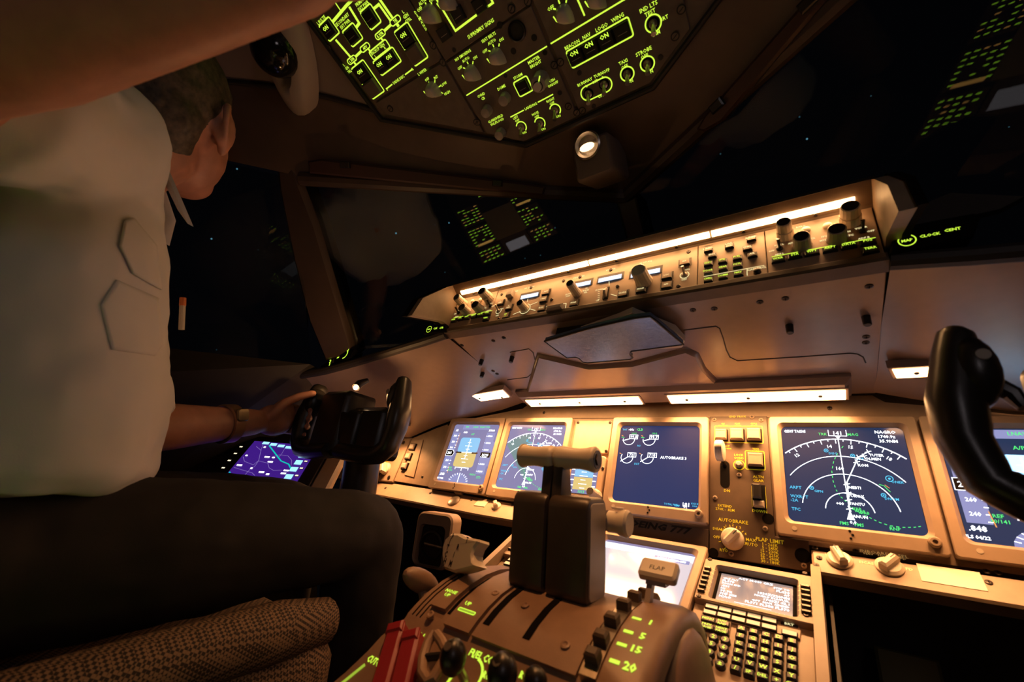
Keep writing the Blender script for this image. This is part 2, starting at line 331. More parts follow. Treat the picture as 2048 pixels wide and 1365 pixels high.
def nd(terrain,mini):
    def draw(b,F,cu,cv):
        dx=cu-NDc[0]; lim=(cu,cv); L=0.0005
        q=lambda x,y:(z5(x,y)[0]+dx,z5(x,y)[1])
        c=q(948,715); r=math.dist(c,q(868,250))
        if terrain:
            P=[(c[0],c[1])]+arc(c,r*0.98,96,150,lim); b.fill(F,P,0.0003,STER)
        for k,wd in ((1.0,0.0016),(0.75,0.0011),(0.5,0.0011),(0.25,0.0011)):
            a0={1.0:40,0.75:36,0.5:8,0.25:6}[k]; P=arc(c,r*k,a0,180-a0,lim)
            b.line(F,P,L,wd,SW)
        for d in range(40,141,5):
            a=R(d+2); l=0.008 if d%10==0 else 0.004
            P=[(c[0]+(r-e)*math.cos(a),c[1]+(r-e)*math.sin(a)) for e in (0,l)]
            if all(abs(x-cu)<0.083 for x,_ in P): b.line(F,P,L,0.0011,SW)
        for d,s in ((124,'12'),(97,'14'),(82,'15'),(56,'18')):
            a=R(d); b.text(F,c[0]+(r-0.013)*math.cos(a),c[1]+(r-0.013)*math.sin(a),L,0.0055,s,SW,rot=a-math.pi/2)
        b.line(F,[c,q(872,245)],L,0.0012,SW); b.line(F,[c,q(930,520),q(1000,365),q(1062,330)],L,0.0013,SW)
        tp=q(868,216); b.line(F,[(tp[0]-0.0125,tp[1]+0.007),(tp[0]-0.0125,tp[1]-0.004),(tp[0]+0.0125,tp[1]-0.004),(tp[0]+0.0125,tp[1]+0.007)],L,0.0009,SW)
        b.text(F,tp[0],tp[1]+0.0012,L,0.0068,'141',SW); b.text(F,tp[0]-0.021,tp[1]-0.001,L,0.0048,'TRK',SGN); b.text(F,tp[0]+0.021,tp[1]-0.001,L,0.0048,'MAG',SGN)
        b.fill(F,[(tp[0]-0.004,tp[1]-0.0045),(tp[0]+0.004,tp[1]-0.0045),(tp[0],tp[1]-0.010)],L,SW)
        u,v=q(590,205); b.text(F,cu-0.064,0.0765,L,0.005,'GS507 TAS505',SW,sx=0.75)
        b.text(F,cu+0.062,0.077,L,0.0052,'NAGRO',SW); b.text(F,cu+0.063,0.069,L,0.005,'1740.9z',SW); b.text(F,cu+0.064,0.061,L,0.005,'35.9NM',SW)
        for (x,y),s in (((1115,352),'TUTER'),((1093,375),'OLMEN'),((1030,415),'KOM'),((978,557),'NEBTI'),((986,610),'TUROX'),((990,660),'VANTU')):
            u,v=q(x,y); b.text(F,u,v,L,0.0042,s,SW)
        for x,y in ((1062,330),(1035,358),(1000,365),(990,395),(928,535),(935,590),(940,635),(945,690)):
            u,v=q(x,y)
            for a in (0.3,1.9): b.line(F,[(u-0.0045*math.cos(a),v-0.0045*math.sin(a)),(u+0.0045*math.cos(a),v+0.0045*math.sin(a))],L,0.0011,SW)
        for (x,y),s,rr in (((797,322),'DISG',0.0033),((965,355),'NAR',0.0033),((1197,500),'ONEK',0.0050),((706,558),'GIPN',0.0033),((1160,605),'DNOM',0.0033)):
            u,v=q(x,y); b.ring(F,u,v,L,rr-0.0011,rr,SCY,seg=16); b.ring(F,u,v,L,0,rr*0.35,SCY,seg=8); b.text(F,u+0.009,v-0.0048,L,0.0038,s,SCY)
        for P in ([(905,295),(870,340),(845,390),(833,450),(840,510),(860,570),(890,615),(935,655)],[(960,690),(1010,715),(1070,745),(1130,775),(1200,798),(1280,808),(1350,808),(1410,800)]):
            Q=[q(*p) for p in P]; seq=[]
            for i in range(len(Q)-1):
                for k in range(4): seq.append(tuple(Vector(Q[i]).lerp(Vector(Q[i+1]),k/4)))
            for i in range(0,len(seq)-1,2):
                if abs(seq[i][0]-cu)<0.083 and abs(seq[i][1])<0.083: b.line(F,[seq[i],seq[i+1]],L,0.0011,SGN)
        for x,y in ((985,690),(1010,705),(1035,716)):
            u,v=q(x,y); b.text(F,u,v,L,0.0042,'WAB',SGN)
        u,v=q(1000,740); b.text(F,u,v,L,0.0045,'GANUN',SW)
        b.fill(F,[(c[0],c[1]+0.004),(c[0]-0.005,c[1]-0.011),(c[0]+0.005,c[1]-0.011)],L+0.0001,SW)
        b.text(F,c[0]+0.002,c[1]-0.0145,L,0.0048,'0,0',SW); u,v=q(885,435); b.text(F,u,v,L,0.0055,'160',SW); u,v=q(885,657); b.text(F,u,v,L,0.0045,'+00',SW)
        for y,s in ((552,'ARPT'),(607,'WXR+T'),(632,'-2A'),(688,'TFC')):
            u,v=q(575,y); b.text(F,cu-0.080,v,L,0.0050,s,SCY,al=0)
        for x,y,s in ((915,802,'FMS'),(1010,812,'FMS'),(1240,845,'RNP')):
            u,v=q(x,y); b.text(F,u,max(v,-0.079),L,0.0048,s,SGN)
        u,v=q(1165,550); b.line(F,[(u-0.006,v+0.003),(u,v+0.001),(u+0.003,v-0.004),(u+0.006,v-0.008)],L,0.001,SGN)
        u,v=q(1180,548); b.line(F,[(u-0.002,v+0.002),(u+0.003,v-0.003)],L,0.001,SMG)
    return draw
SSKYR=sg('symbol_boosted_sky',(0.30,0.62,0.95),3.0)  # right display only: sky glow boosted to throw blue onto the flank
def pfd(b,F,cu,cv):
    L=0.0005; T=lambda x,y,s,h=0.0052,m=SW,al=0.5: b.text(F,cu+x,cv+y,L+0.0004,h,s,m,al=al)
    b.quad(F,cu,cv+0.076,0.100,0.014,L-0.0002,SGRY)
    for x,s in ((-0.033,'SPD'),(0.0,'LNAV'),(0.033,'VNAV PTH')): T(x,0.077,s,0.0055,SGN)
    b.quad(F,cu-0.068,cv+0.0,0.026,0.118,L-0.0002,SGRY); b.quad(F,cu+0.062,cv+0.002,0.030,0.118,L-0.0002,SGRY); b.quad(F,cu+0.083-0.004,cv+0.0,0.006,0.07,L-0.0001,SGRY)
    b.fill(F,[(cu+x,cv+y) for x,y in rrect(-0.006,0.022,0.074,0.044,0.008)],L,SSKYR if cu>0 else SSKY); b.fill(F,[(cu+x,cv+y) for x,y in rrect(-0.006,-0.021,0.074,0.042,0.008)],L,SGND)
    b.quad(F,cu-0.006,cv,0.074,0.0016,L+0.0002,SW)
    for k in range(-3,4):
        if k: b.quad(F,cu-0.006,cv+k*0.0095,0.026 if k%2==0 else 0.013,0.0011,L+0.0002,SW)
    b.quad(F,cu-0.006,cv+0.010,0.0018,0.060,L+0.0002,SW)
    b.quad(F,cu-0.036,cv-0.001,0.022,0.0040,L+0.0003,BLKINK); b.quad(F,cu+0.024,cv-0.001,0.022,0.0040,L+0.0003,BLKINK)
    b.line(F,[(cu-0.03,cv-0.050),(cu-0.03,cv-0.044),(cu+0.018,cv-0.044),(cu+0.018,cv-0.050)],L+0.0003,0.0018,SW); b.quad(F,cu-0.006,cv-0.048,0.002,0.010,L+0.0003,SW)
    for k,s in ((0.049,'340'),(0.030,'320'),(0.012,'300'),(-0.026,'260'),(-0.046,'240')): T(-0.070,k,s,0.0056); b.quad(F,cu-0.057,cv+k,0.005,0.0012,L+0.0002,SW); b.quad(F,cu-0.057,cv+k-0.010,0.005,0.0012,L+0.0002,SW)
    b.quad(F,cu-0.069,cv-0.004,0.028,0.018,L+0.0001,MATTE); b.line(F,[(cu-0.083,cv-0.013),(cu-0.058,cv-0.013),(cu-0.053,cv-0.004),(cu-0.058,cv+0.005),(cu-0.083,cv+0.005)],L+0.0003,0.001,SW,True); T(-0.071,-0.004,'281',0.0085)
    T(-0.070,0.066,'.85',0.0065); T(-0.072,-0.066,'.848',0.0075); T(-0.074,-0.078,'ILS 04/22',0.0045)
    T(-0.048,-0.050,'REF\n30/141',0.0050,SGN); b.line(F,[(cu-0.056,cv-0.041),(cu-0.053,cv-0.062)],L+0.0003,0.0014,SMG)
    for k in range(6): T(0.062,0.05-k*0.02,'%d00'%(372-k*2),0.0046); b.quad(F,cu+0.050,cv+0.05-k*0.02,0.004,0.0011,L+0.0002,SW)
    b.quad(F,cu+0.063,cv-0.004,0.034,0.014,L+0.0001,MATTE); T(0.063,-0.004,'36995',0.0066); T(0.062,0.067,'37000',0.0060); T(0.062,-0.066,'STD',0.006,SGN); T(0.040,-0.060,'RADIO',0.0048,SGN)
    b.fill(F,[(cu-0.006+0.036*math.cos(R(a)),cv-0.085+0.026*math.sin(R(a))) for a in range(0,181,10)],L,SGRY)
    for a in range(15,180,15): b.line(F,[(cu-0.006+k*0.036*math.cos(R(a)),cv-0.085+k*0.026*math.sin(R(a))) for k in (0.82,1.0)],L+0.0002,0.001,SW)
    b.quad(F,cu-0.006,cv-0.072,0.002,0.026,L+0.0002,SW); T(-0.034,0.060,'CMD',0.005,SW); T(-0.004,0.055,'A/P',0.0058,SGN)
    b.quad(F,cu-0.0545,cv+0.035,0.0014,0.045,L+0.0002,SMG)
z4=Z(MAIN,960,800,3.792)
def eicas(b,F,cu,cv):
    L=0.0005
    for (x,y),s,h,m in (((1100,227),'TAT',0.0042,SCY),((1148,227),'-44c',0.005,SW),((1213,227),'CLB',0.0055,SGN),((1170,256),'100.2',0.0038,SGN),((1325,256),'100.2',0.0038,SGN),((1205,350),'N1',0.0042,SCY),((1190,487),'EGT',0.0042,SCY),((1465,442),'AUTOBRAKE 3',0.0056,SW),
        ((1450,795),'TOTAL FUEL',0.0034,SCY),((1562,797),'181',0.0072,SW),((1492,824),'TEMP',0.0034,SCY),((1556,828),'0c',0.0055,SW),((1630,800),'KGS X\n1000',0.0032,SCY)):
        u,v=z4(x,y); b.text(F,u,max(v,-0.081),L,h,s,m)
    for i,(x,y,tx) in enumerate(((1130,300,'99.8'),(1283,303,'99.7'),(1115,437,'721'),(1268,440,'718'))):
        u,v=z4(x,y); r=0.0138; b.ring(F,u,v,L,r-0.0012,r,SW,150 if i>1 else 175,365,26)
        b.line(F,[(u+0.002,v+0.001),(u-r,v-0.004 if i<2 else v-0.010)],L,0.0016,SW)
        b.line(F,[(u+0.001,v+0.001),(u+0.0195,v+0.001),(u+0.0195,v+0.0105),(u+0.001,v+0.0105)],L,0.0012,SW,True); b.text(F,u+0.0103,v+0.0058,L,0.0062,tx,SW)
        b.line(F,[(u-r,v+0.007),(u-r-0.004,v+0.009)],L,0.0016,SMG)
        if i<2: b.line(F,[(u-r+0.003,v+0.004),(u-r-0.004,v+0.0045)],L,0.0014,SGN)
display(-0.5229,0,'far left flight display with blue sky and tan ground',pfd,NAVYL)
display(-0.3134,0,'left map display partly hidden behind thrust lever grips',nd(True,True),NAVYL)
display(0.0,0,'centre engine display with four round gauges on dark blue',eicas,NAVY)
display(0.3134,0,'right map display with white range arcs and green dashed route',nd(False,False),NAVYD)
display(0.5229,0,'far right flight display with speed tape behind the control yoke',pfd,NAVYD)

# ---- landing gear and autobrake panel
t=thing('gear_panel','brown gear and autobrake panel with yellow lettering right of engine display','panel',MAIN.p(0.156,-0.02))
GX=0.1045; HX=0.2065
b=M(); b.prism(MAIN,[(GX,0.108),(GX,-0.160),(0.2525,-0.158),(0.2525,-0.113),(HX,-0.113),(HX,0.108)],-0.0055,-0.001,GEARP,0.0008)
W=-0.0007
def YT(x,y,s,h,al=0.5): u,v=z5(x,y); b.text(MAIN,u,v,W,h,s,YEL,al=al,bold=0.006)
for a in ((235,105,'GND PROX',0.0042),(145,157,'G/S\nINHIBIT',0.0032),(237,157,'FLAP\nOVRD',0.0032),(340,157,'GEAR\nOVRD',0.0032),(245,358,'LOCK\nOVRD',0.0042),(168,300,'NOT\nDOWN',0.0034),(352,317,'TERR\nOVRD',0.0034),(368,498,'ALTN\nGEAR',0.0048),(377,704,'DOWN',0.0048),(170,574,'DN',0.0050),
    (157,682,'EXTEND\n270K - .82M',0.0044),(207,766,'AUTOBRAKE',0.0058),(122,818,'DISARM',0.0044),(163,797,'1',0.0042),(207,791,'2',0.0042),(253,808,'3',0.0042),(287,848,'4',0.0042),(322,900,'MAX\nAUTO',0.0050),(150,952,'RTO',0.0046),(104,867,'OFF',0.0046),(440,890,'FLAP LIMIT',0.0060)): YT(*a)
for i,s in enumerate(('1 - 265K','5 - 245K','15 - 230K','20 - 225K','25 - 200K','30 - 180K')): YT(492+i*2.5,924+i*22.5,s,0.0046,1.0)
def rect5(x0,y0,x1,y1,wd=0.0012):
    u0,v0=z5(x0,y0); u1,v1=z5(x1,y1); b.line(MAIN,rrect((u0+u1)/2,(v0+v1)/2,abs(u1-u0),abs(v1-v0),0.002),W,wd,YEL,True)
rect5(92,165,400,275); rect5(285,322,412,445); rect5(326,540,420,690)
u,v=z5(247,412); b.ring(MAIN,u,v,W,0.0088,0.0100,YEL)
ku,kv=z5(205,880)
for a in (200,145,125,100,72,42,-8,235): b.line(MAIN,[(ku+0.0195*math.cos(R(a)),kv+0.0195*math.sin(R(a))),(ku+0.0235*math.cos(R(a)),kv+0.0235*math.sin(R(a)))],W,0.001,YEL)
su,sv=z5(157,470); b.fill(MAIN,rrect(su,sv,0.0165,0.052,0.008),W,MATTE)
for x,y,r in ((430,752,0.009),(85,968,0.008),(650,985,0.011)): u,v=z5(x,y); b.ring(MAIN,u,v,W,0,r,MATTE)
b.make('panel_plate',t)
for x,y,s in ((135,225,0.0205),(235,225,0.0225),(342,225,0.0225),(352,385,0.024)):
    u,v=z5(x,y); b=M(); b.box(MAIN,u,v,-0.001,s+0.003,s+0.003,0.002,MATTE); b.box(MAIN,u,v,0.001,s,s,0.009,PANEL,0.002); b.line(MAIN,[(u-s*0.4,v+s*0.3),(u+s*0.4,v+s*0.3)],0.0102,0.0006,BLKINK); b.make('switch',t)
u,v=z5(247,412); b=M(); b.lathe(MAIN,u,v,[(0.006,-0.001),(0.0055,0.006),(0.0035,0.008)],GREYK,16); b.make('lock_button',t)
u,v=z5(372,612); b=M(); b.box(MAIN,u,v-0.001,-0.001,0.021,0.043,0.004,MATTE,0.001); b.box(MAIN,u-0.002,v+0.006,0.003,0.014,0.026,0.012,BLACK,0.003); b.box(MAIN,u,v-0.015,0.003,0.017,0.011,0.008,GREYK,0.002); b.make('alternate_gear_switch',t)
b=M(); b.lathe(MAIN,ku,kv,[(0.0185,-0.001),(0.018,0.003),(0.0165,0.006),(0.0150,0.007)],IVORY,28); 
g=MAIN.sub(ku,kv,0,R(-40)); b.box(g,0,0.001,0.005,0.013,0.031,0.013,IVORY,0.003,r=0.005); b.line(g,[(0,0.006),(0,0.015)],0.0182,0.0015,BLKINK); b.make('autobrake_knob',t)
gu,gv=z5(135,322)
b=M(); path=[MAIN.p(su,sv+0.016,-0.004),MAIN.p(su-0.001,sv+0.022,0.012),MAIN.p(su-0.002,sv+0.030,0.026)]; b.tube(path,0.004,BLACK,10); b.make('gear_lever_arm',t)
WHEEL=mat('clear_wheel_plastic',(0.86,0.80,0.70),0.25,noise=0.1,nscale=300)
b=M(); hub=Fr(MAIN.p(su-0.0035,sv+0.036,0.026),MAIN.y,MAIN.z*-1)
b.lathe(hub,0,0,[(0.017,-0.0075),(0.0195,-0.006),(0.020,0),(0.0195,0.006),(0.017,0.0075)],WHEEL,36,1,0.035); b.make('gear_lever_wheel',t)
screws(MAIN,[z5(90,125),z5(386,128),z5(328,108),z5(247,475),z5(95,620),z5(412,815),z5(197,975),z5(657,1050)],t,0.0042,-0.001,PANEL)

# ---- strip under the engine display carrying the embossed name
t=thing('trim_strip','dark strip with faint black aircraft lettering under centre engine display','trim',MAIN.p(0,-0.13))
b=M(); b.box(MAIN,0,-0.1335,-0.006,0.206,0.036,0.004,mat('dark_brown_strip',(0.085,0.058,0.042),0.5),0.001)
u,v=MAIN.m(1309,1053,-0.0017); b.text(MAIN,u,v,-0.0017,0.0115,'BOEING 777',BLACK,bold=0.04,sx=1.45,slant=0.35); b.make('strip_plate',t)

# ---- sloping shelves under the outer displays
def shelf(sgn,label):
    F=Fr((0,-0.0400,-0.1180),X1,yz(38)); t=thing('lower_panel',label,'panel',F.p(sgn*0.45,-0.03),'shelves under the displays'); b=M()
    x0,x1=(0.2545,0.95) if sgn>0 else (-0.86,-0.2545)
    pts=[(x0,-0.046),(x1,-0.046),(x1,0),(x0,0)]
    if sgn<0: pts=[(-0.86,0.024),(-0.86,-0.034),(-0.62,-0.040),(-0.40,-0.046),(x1,-0.046),(x1,0.006),(-0.62,0.020)]
    b.prism(F,pts,-0.020,0.0,PANEL if sgn>0 else BEZEL,0.003); 
    return t,F,b
t,F,b=shelf(1,'bright tan shelf with two ivory knobs under right map display')
zz=Z(F,1560,1050,4.197)
def ct(x,y,s,h): u,v=zz(x,y); b.text(F,u,v,0.0004,h,s,PWHITE,bold=0.004)
ct(480,205,'FMC',0.0055); ct(870,245,'INBOARD DSPL',0.0056); ct(880,278,'NAV   NORM   PFD\nMFD',0.0040); ct(725,322,'EICAS',0.0046); ct(1065,372,'MFD',0.0046); ct(388,247,'L',0.0046); ct(590,275,'R',0.0046)
b.make('shelf_plate',t)
for x,y,rr in ((500,300,20),(920,360,-38)):
    u,v=zz(x,y); b=M(); b.lathe(F,u,v,[(0.0165,0),(0.0165,0.003),(0.013,0.006)],IVORY,24); g=F.sub(u,v,0,R(rr)); b.box(g,0,0,0.005,0.011,0.028,0.012,IVORY,0.003); b.line(g,[(0,0.003),(0,0.013)],0.0172,0.0014,BLKINK); b.make('knob',t)
u,v=zz(1430,440); b=M(); b.box(F,u,v,0,0.062,0.030,0.0008,IVORY); b.make('placard',t)
screws(F,[zz(635,222),zz(295,197),zz(330,280),zz(305,343),zz(1735,395),zz(1830,405),zz(1752,487)],t,0.004,0.0,None)
t,F,b=shelf(-1,'bright tan shelf with small switches under left displays')
zz=Z(F,640,820,4.876); b.make('shelf_plate',t)
u,v=zz(1370,820); b=M(); b.box(F,u,v,0,0.022,0.016,0.012,PANEL,0.002); b.make('latch',t)
u,v=zz(1310,895); b=M(); b.lathe(F,u,v,[(0.017,0),(0.016,0.004),(0.010,0.006)],STEEL,20); b.make('chrome_outlet',t)
u,v=zz(1575,915); b=M(); b.box(F,u,v,0,0.034,0.022,0.0015,IVORY,0.0004); b.make('placard',t)
u,v=zz(1720,945); b=M(); b.lathe(F,u,v,[(0.0125,0),(0.012,0.003),(0.010,0.005)],IVORY,20); b.box(F.sub(u,v,0,0.7),0,0,0.004,0.010,0.018,0.010,IVORY,0.003); b.make('knob',t)
screws(F,[zz(1075,815),zz(640,765),zz(1480,880),zz(1875,930)],t,0.004)

# ---- left source-select panel and dimmer strip
t=thing('source_select_panel','cream selector panel with ivory knobs half hidden behind captain yoke','panel',MAIN.p(-0.95,-0.03))
b=M(); zz=Z(MAIN,640,820,4.876)
u0=-0.787
b.prism(MAIN,[(u0-0.004,-0.105),(-1.10,-0.120),(-1.10,0.050),(u0+0.002,0.040)],-0.020,-0.001,BEZEL,0.002)
for x,y,s in ((700,290,'NAV'),(720,365,'FMC AUTO'),(690,470,'DSPL CTRL'),(640,505,'NORM'),(700,318,'L CDU')): u,v=zz(x,y); b.text(MAIN,u,v,-0.0006,0.0055,s,YEL)
b.make('panel_plate',t)
for x,y in ((700,415),(640,575)):
    u,v=zz(x,y); b=M(); b.lathe(MAIN,u,v,[(0.020,-0.001),(0.019,0.004),(0.015,0.007)],IVORY,20); b.box(MAIN.sub(u,v,0,0.5),0,0,0.005,0.014,0.034,0.016,IVORY,0.003); b.make('knob',t)
screws(MAIN,[zz(815,322),zz(672,660),zz(83,635),zz(160,620),zz(575,630)],t,0.006)
t=thing('dimmer_panel','narrow strip of three grey buttons left of far left display','panel',MAIN.p(-0.74,-0.02))
b=M(); P=[zz(905,275),zz(1008,272),zz(870,632),zz(755,620)]; b.prism(MAIN,[(-0.780,0.028),(-0.728,0.034),(-0.708,-0.084),(-0.752,-0.080)],-0.006,-0.003,BEZEL,0.0006); b.make('panel_plate',t)
for x,y in ((902,362),(862,455),(825,550)):
    u,v=zz(x,y); b=M(); b.box(MAIN,u,v,-0.004,0.027,0.022,0.004,MATTE); b.box(MAIN,u,v,-0.001,0.022,0.018,0.007,GREYK,0.003); b.make('button',t)

# ================================================================== GLARESHIELD
t=thing('glareshield','long brown glareshield with recessed underside above the display screens','glareshield',(0,-0.12,0.24))
def upoly(b,pp,w0,w1,m,ch=0.0,w=None):
    b.prism(UND,[UND.m(x,y,w1 if w is None else w) for x,y in pp],w0,w1,m,ch)
def U(x,y,w=0.0): return UND.m(x,y,w)
z7u=lambda x,y:(1300+x/4.096,540+y/4.096)
b=M(); b.prism(UND,[(-0.374,-0.004),(0.374,-0.004),(0.377,0.327),(-0.377,0.327)],-0.012,0,UNDERP,0.001); b.make('underside',t)
b=M()   # light shroud: shallow raised shelf that carries the two centre floods
b.prism(UND,[(-0.352,0.004),(0.340,0.004),(0.340,0.070),(-0.352,0.070)],0.0,0.017,UNDERP,0.010)
b.make('light_shroud',t)
def pad(pts,h,name,ch=0.004):
    b=M(); b.prism(UND,pts,0.0,h,UNDERP,ch); b.make(name,t,60)
z4u=lambda x,y:(860+x/6.4,640+y/6.4)
mid=[U(x,y) for x,y in ((1074,706),(1178,730),(1262,724),(1372,694),(1398,706),(1412,735),(1436,760),(1440,778),(1050,790))]
pad(mid,0.008,'raised_pad',0.0075)
GR=[[(1020,705),(1058,698),(1066,705),(1070,720)],[(1015,760),(1055,755),(1063,748)],[z7u(x,y) for x,y in ((275,495),(540,462),(570,480),(600,560),(625,655),(655,715),(715,745),(1200,715),(1640,683),(1700,690),(1745,715),(1765,760))]]
for P in GR: b=M(); b.tube([UND.p(*U(*q),0.0002) for q in P],0.0011,BLKINK,6); b.make('groove',t)
sc=[z7u(x,y) for x,y in ((352,330),(527,318),(900,265),(1108,235),(1795,135),(1770,548),(1768,595))]+[z4u(x,y) for x,y in ((408,325),(810,268),(945,230),(808,655),(858,692))]
screws(UND,[U(*q) for q in sc],t,0.0048,0.0)
for q in [z7u(1142,465),z7u(1770,395),z4u(1050,485),z4u(660,525),z4u(675,680)]:
    u,v=U(*q,0.002); b=M(); b.cyl(UND,u,v,0.0,0.015,0.0055,BLACK,12,0.005,0.001); b.make('rubber_bumper',t)
# outboard flanks, falling away towards the side windows
def flank(s,mm,pts_top,pts_bot):
    b=M(); top=[Vector((s*x,y,z)) for x,y,z in pts_top]; bot=[Vector((s*x,y,z)) for x,y,z in pts_bot]; n=len(top); rows=[]
    for k in range(9):
        f=k/8; bulge=0.004*math.sin(math.pi*f)
        rows.append([top[i].lerp(bot[i],f)+Vector((0,0.3,1)).normalized()*bulge*(1-0.3*i/n) for i in range(n)])
    b.loft(rows if s<0 else [r[::-1] for r in rows],mm,caps=False,closed=False); return b
TL=[(0.379,-0.275,0.243),(0.451,-0.275,0.233),(0.535,-0.275,0.224),(0.615,-0.277,0.213),(0.70,-0.285,0.200),(0.80,-0.31,0.178),(0.92,-0.37,0.150),(1.05,-0.45,0.125)]
BL=[(0.370,0.033,0.143),(0.44,0.033,0.124),(0.522,0.030,0.108),(0.62,0.026,0.095),(0.69,0.020,0.073),(0.785,0.008,0.036),(0.90,-0.02,0.034),(1.06,-0.06,0.03)]
o=flank(-1,UNDERP,TL,BL).make('left_flank',t,60); o=flank(1,UNDERP,TL,[(x,y,max(z,0.10)) for x,y,z in BL]).make('right_flank',t,60)
for s in (-1,1):   # dark rolled edge and upper cover of each flank
    b=M(); e=[Vector((s*x,y-0.004,z+0.006)) for x,y,z in TL]; b.tube(e,0.011,DARK,10); b.make('edge_roll',t)
    b=M(); A=[Vector((s*x,y,z+0.014)) for x,y,z in TL]; B=[Vector((s*x,y+0.10,z+0.050)) for x,y,z in TL]; C=[Vector((s*min(x,0.9),0.14-0.25*max(0,x-0.4),0.275)) for x,y,z in TL]
    b.loft([A,B,C] if s>0 else [A[::-1],B[::-1],C[::-1]],DARK,caps=False,closed=False); b.make('top_cover',t,50)
# hood over the control panels
HT=(-0.2765,0.3655)
hood=[(-0.2548,0.3410),(-0.2562,0.3460),HT,(-0.280,0.3705),(-0.272,0.377),(-0.10,0.383),(0.16,0.300),(0.16,0.270),(-0.20,0.300)]
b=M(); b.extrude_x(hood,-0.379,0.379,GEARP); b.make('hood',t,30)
b=M(); b.extrude_x([(-0.2805,0.3700),(-0.274,0.3785),(-0.10,0.3850),(0.162,0.302),(0.162,0.290),(-0.1,0.378)],-0.382,0.382,DARK); b.make('hood_cover',t,30)
for s in (-1,1):
    b=M();     prof=[(-0.245,0.262),(-0.270,0.268),(-0.298,0.274),(-0.386,0.258),(-0.363,0.306),(-0.298,0.358),(-0.27,0.376),(-0.245,0.376)]
    x0,x1=(0.3775,0.392); b.extrude_x(prof,min(s*x0,s*x1),max(s*x0,s*x1),PANEL); b.make('end_plate',t,30)
    b=M(); b.extrude_x([(y-0.004,z) for y,z in prof],min(s*0.392,s*0.405),max(s*0.392,s*0.400),MATTE); b.make('end_cover',t,30)
b=M(); b.prism(MCP,[(-0.378,-0.0135),(0.378,-0.0135),(0.378,-0.0005),(-0.378,-0.0005)],-0.02,0.006,GEARP,0.003); b.make('sill',t)

# ---- control panels under the hood
z6=Z(MCP,840,480,3.657); z7=Z(MCP,1240,360,3.413)
MP=mat('control_panel_paint',(0.33,0.235,0.165),0.5,noise=0.05,bump=0.1,bscale=900)
def plate(b,x0,x1): b.prism(MCP,[(x0,0.0),(x1,0.0),(x1,0.0865),(x0,0.0865)],-0.012,0.0,MP,0.0008)
def pknob(t,u,v,r,h,m=KNOB,name='knob',cap=True,F=MCP,two=False):
    b=M()
    if two: b.lathe(F,u,v,[(r*1.12,0),(r*1.08,h*0.45),(r*0.95,h*0.47),(r*0.95,h*0.5),(r,h*0.52),(r*0.95,h*0.97),(r*0.85,h)],m,30,1,0.05)
    else: b.lathe(F,u,v,[(r*1.1,0),(r*1.05,h*0.2),(r,h*0.25),(r*0.94,h*0.97),(r*0.85,h)],m,30,1,0.05)
    if cap: b.cyl(F,u,v,h,0.0006,r*0.80,BLACK,20)
    return b.make(name,t)
def pbutton(t,u,v,du,dv,s,F=MCP,h=0.006,m=BLACK,face=None,leg=LEGW,fr=True,name='button',th=0.0030,dy=0.0):
    b=M()
    if fr: b.line(F,rrect(u,v,du+0.003,dv+0.003),0.0004,0.0011,BLKINK,True)
    b.box(F,u,v,-0.0005,du,dv,h,m,0.0012,face or m)
    if s: b.text(F,u,v+dy,h+0.0001,th,s,leg,bold=0.02)
    return b.make(name,t)
def toggle(t,u,v,F=MCP,r=0.0055,l=0.014,up=0.4,ring=LEGW,m=STEEL):
    b=M(); b.lathe(F,u,v,[(r*0.8,0),(r*0.75,0.002),(r*0.45,0.003)],m,14)
    b.tube([F.p(u,v,0.002),F.p(u,v+l*math.sin(up)*0.6,0.002+l*0.6*math.cos(up)),F.p(u,v+l*math.sin(up),0.002+l*math.cos(up))],[r*0.28,r*0.38,r*0.46],m,10)
    return b.make('toggle_switch',t)
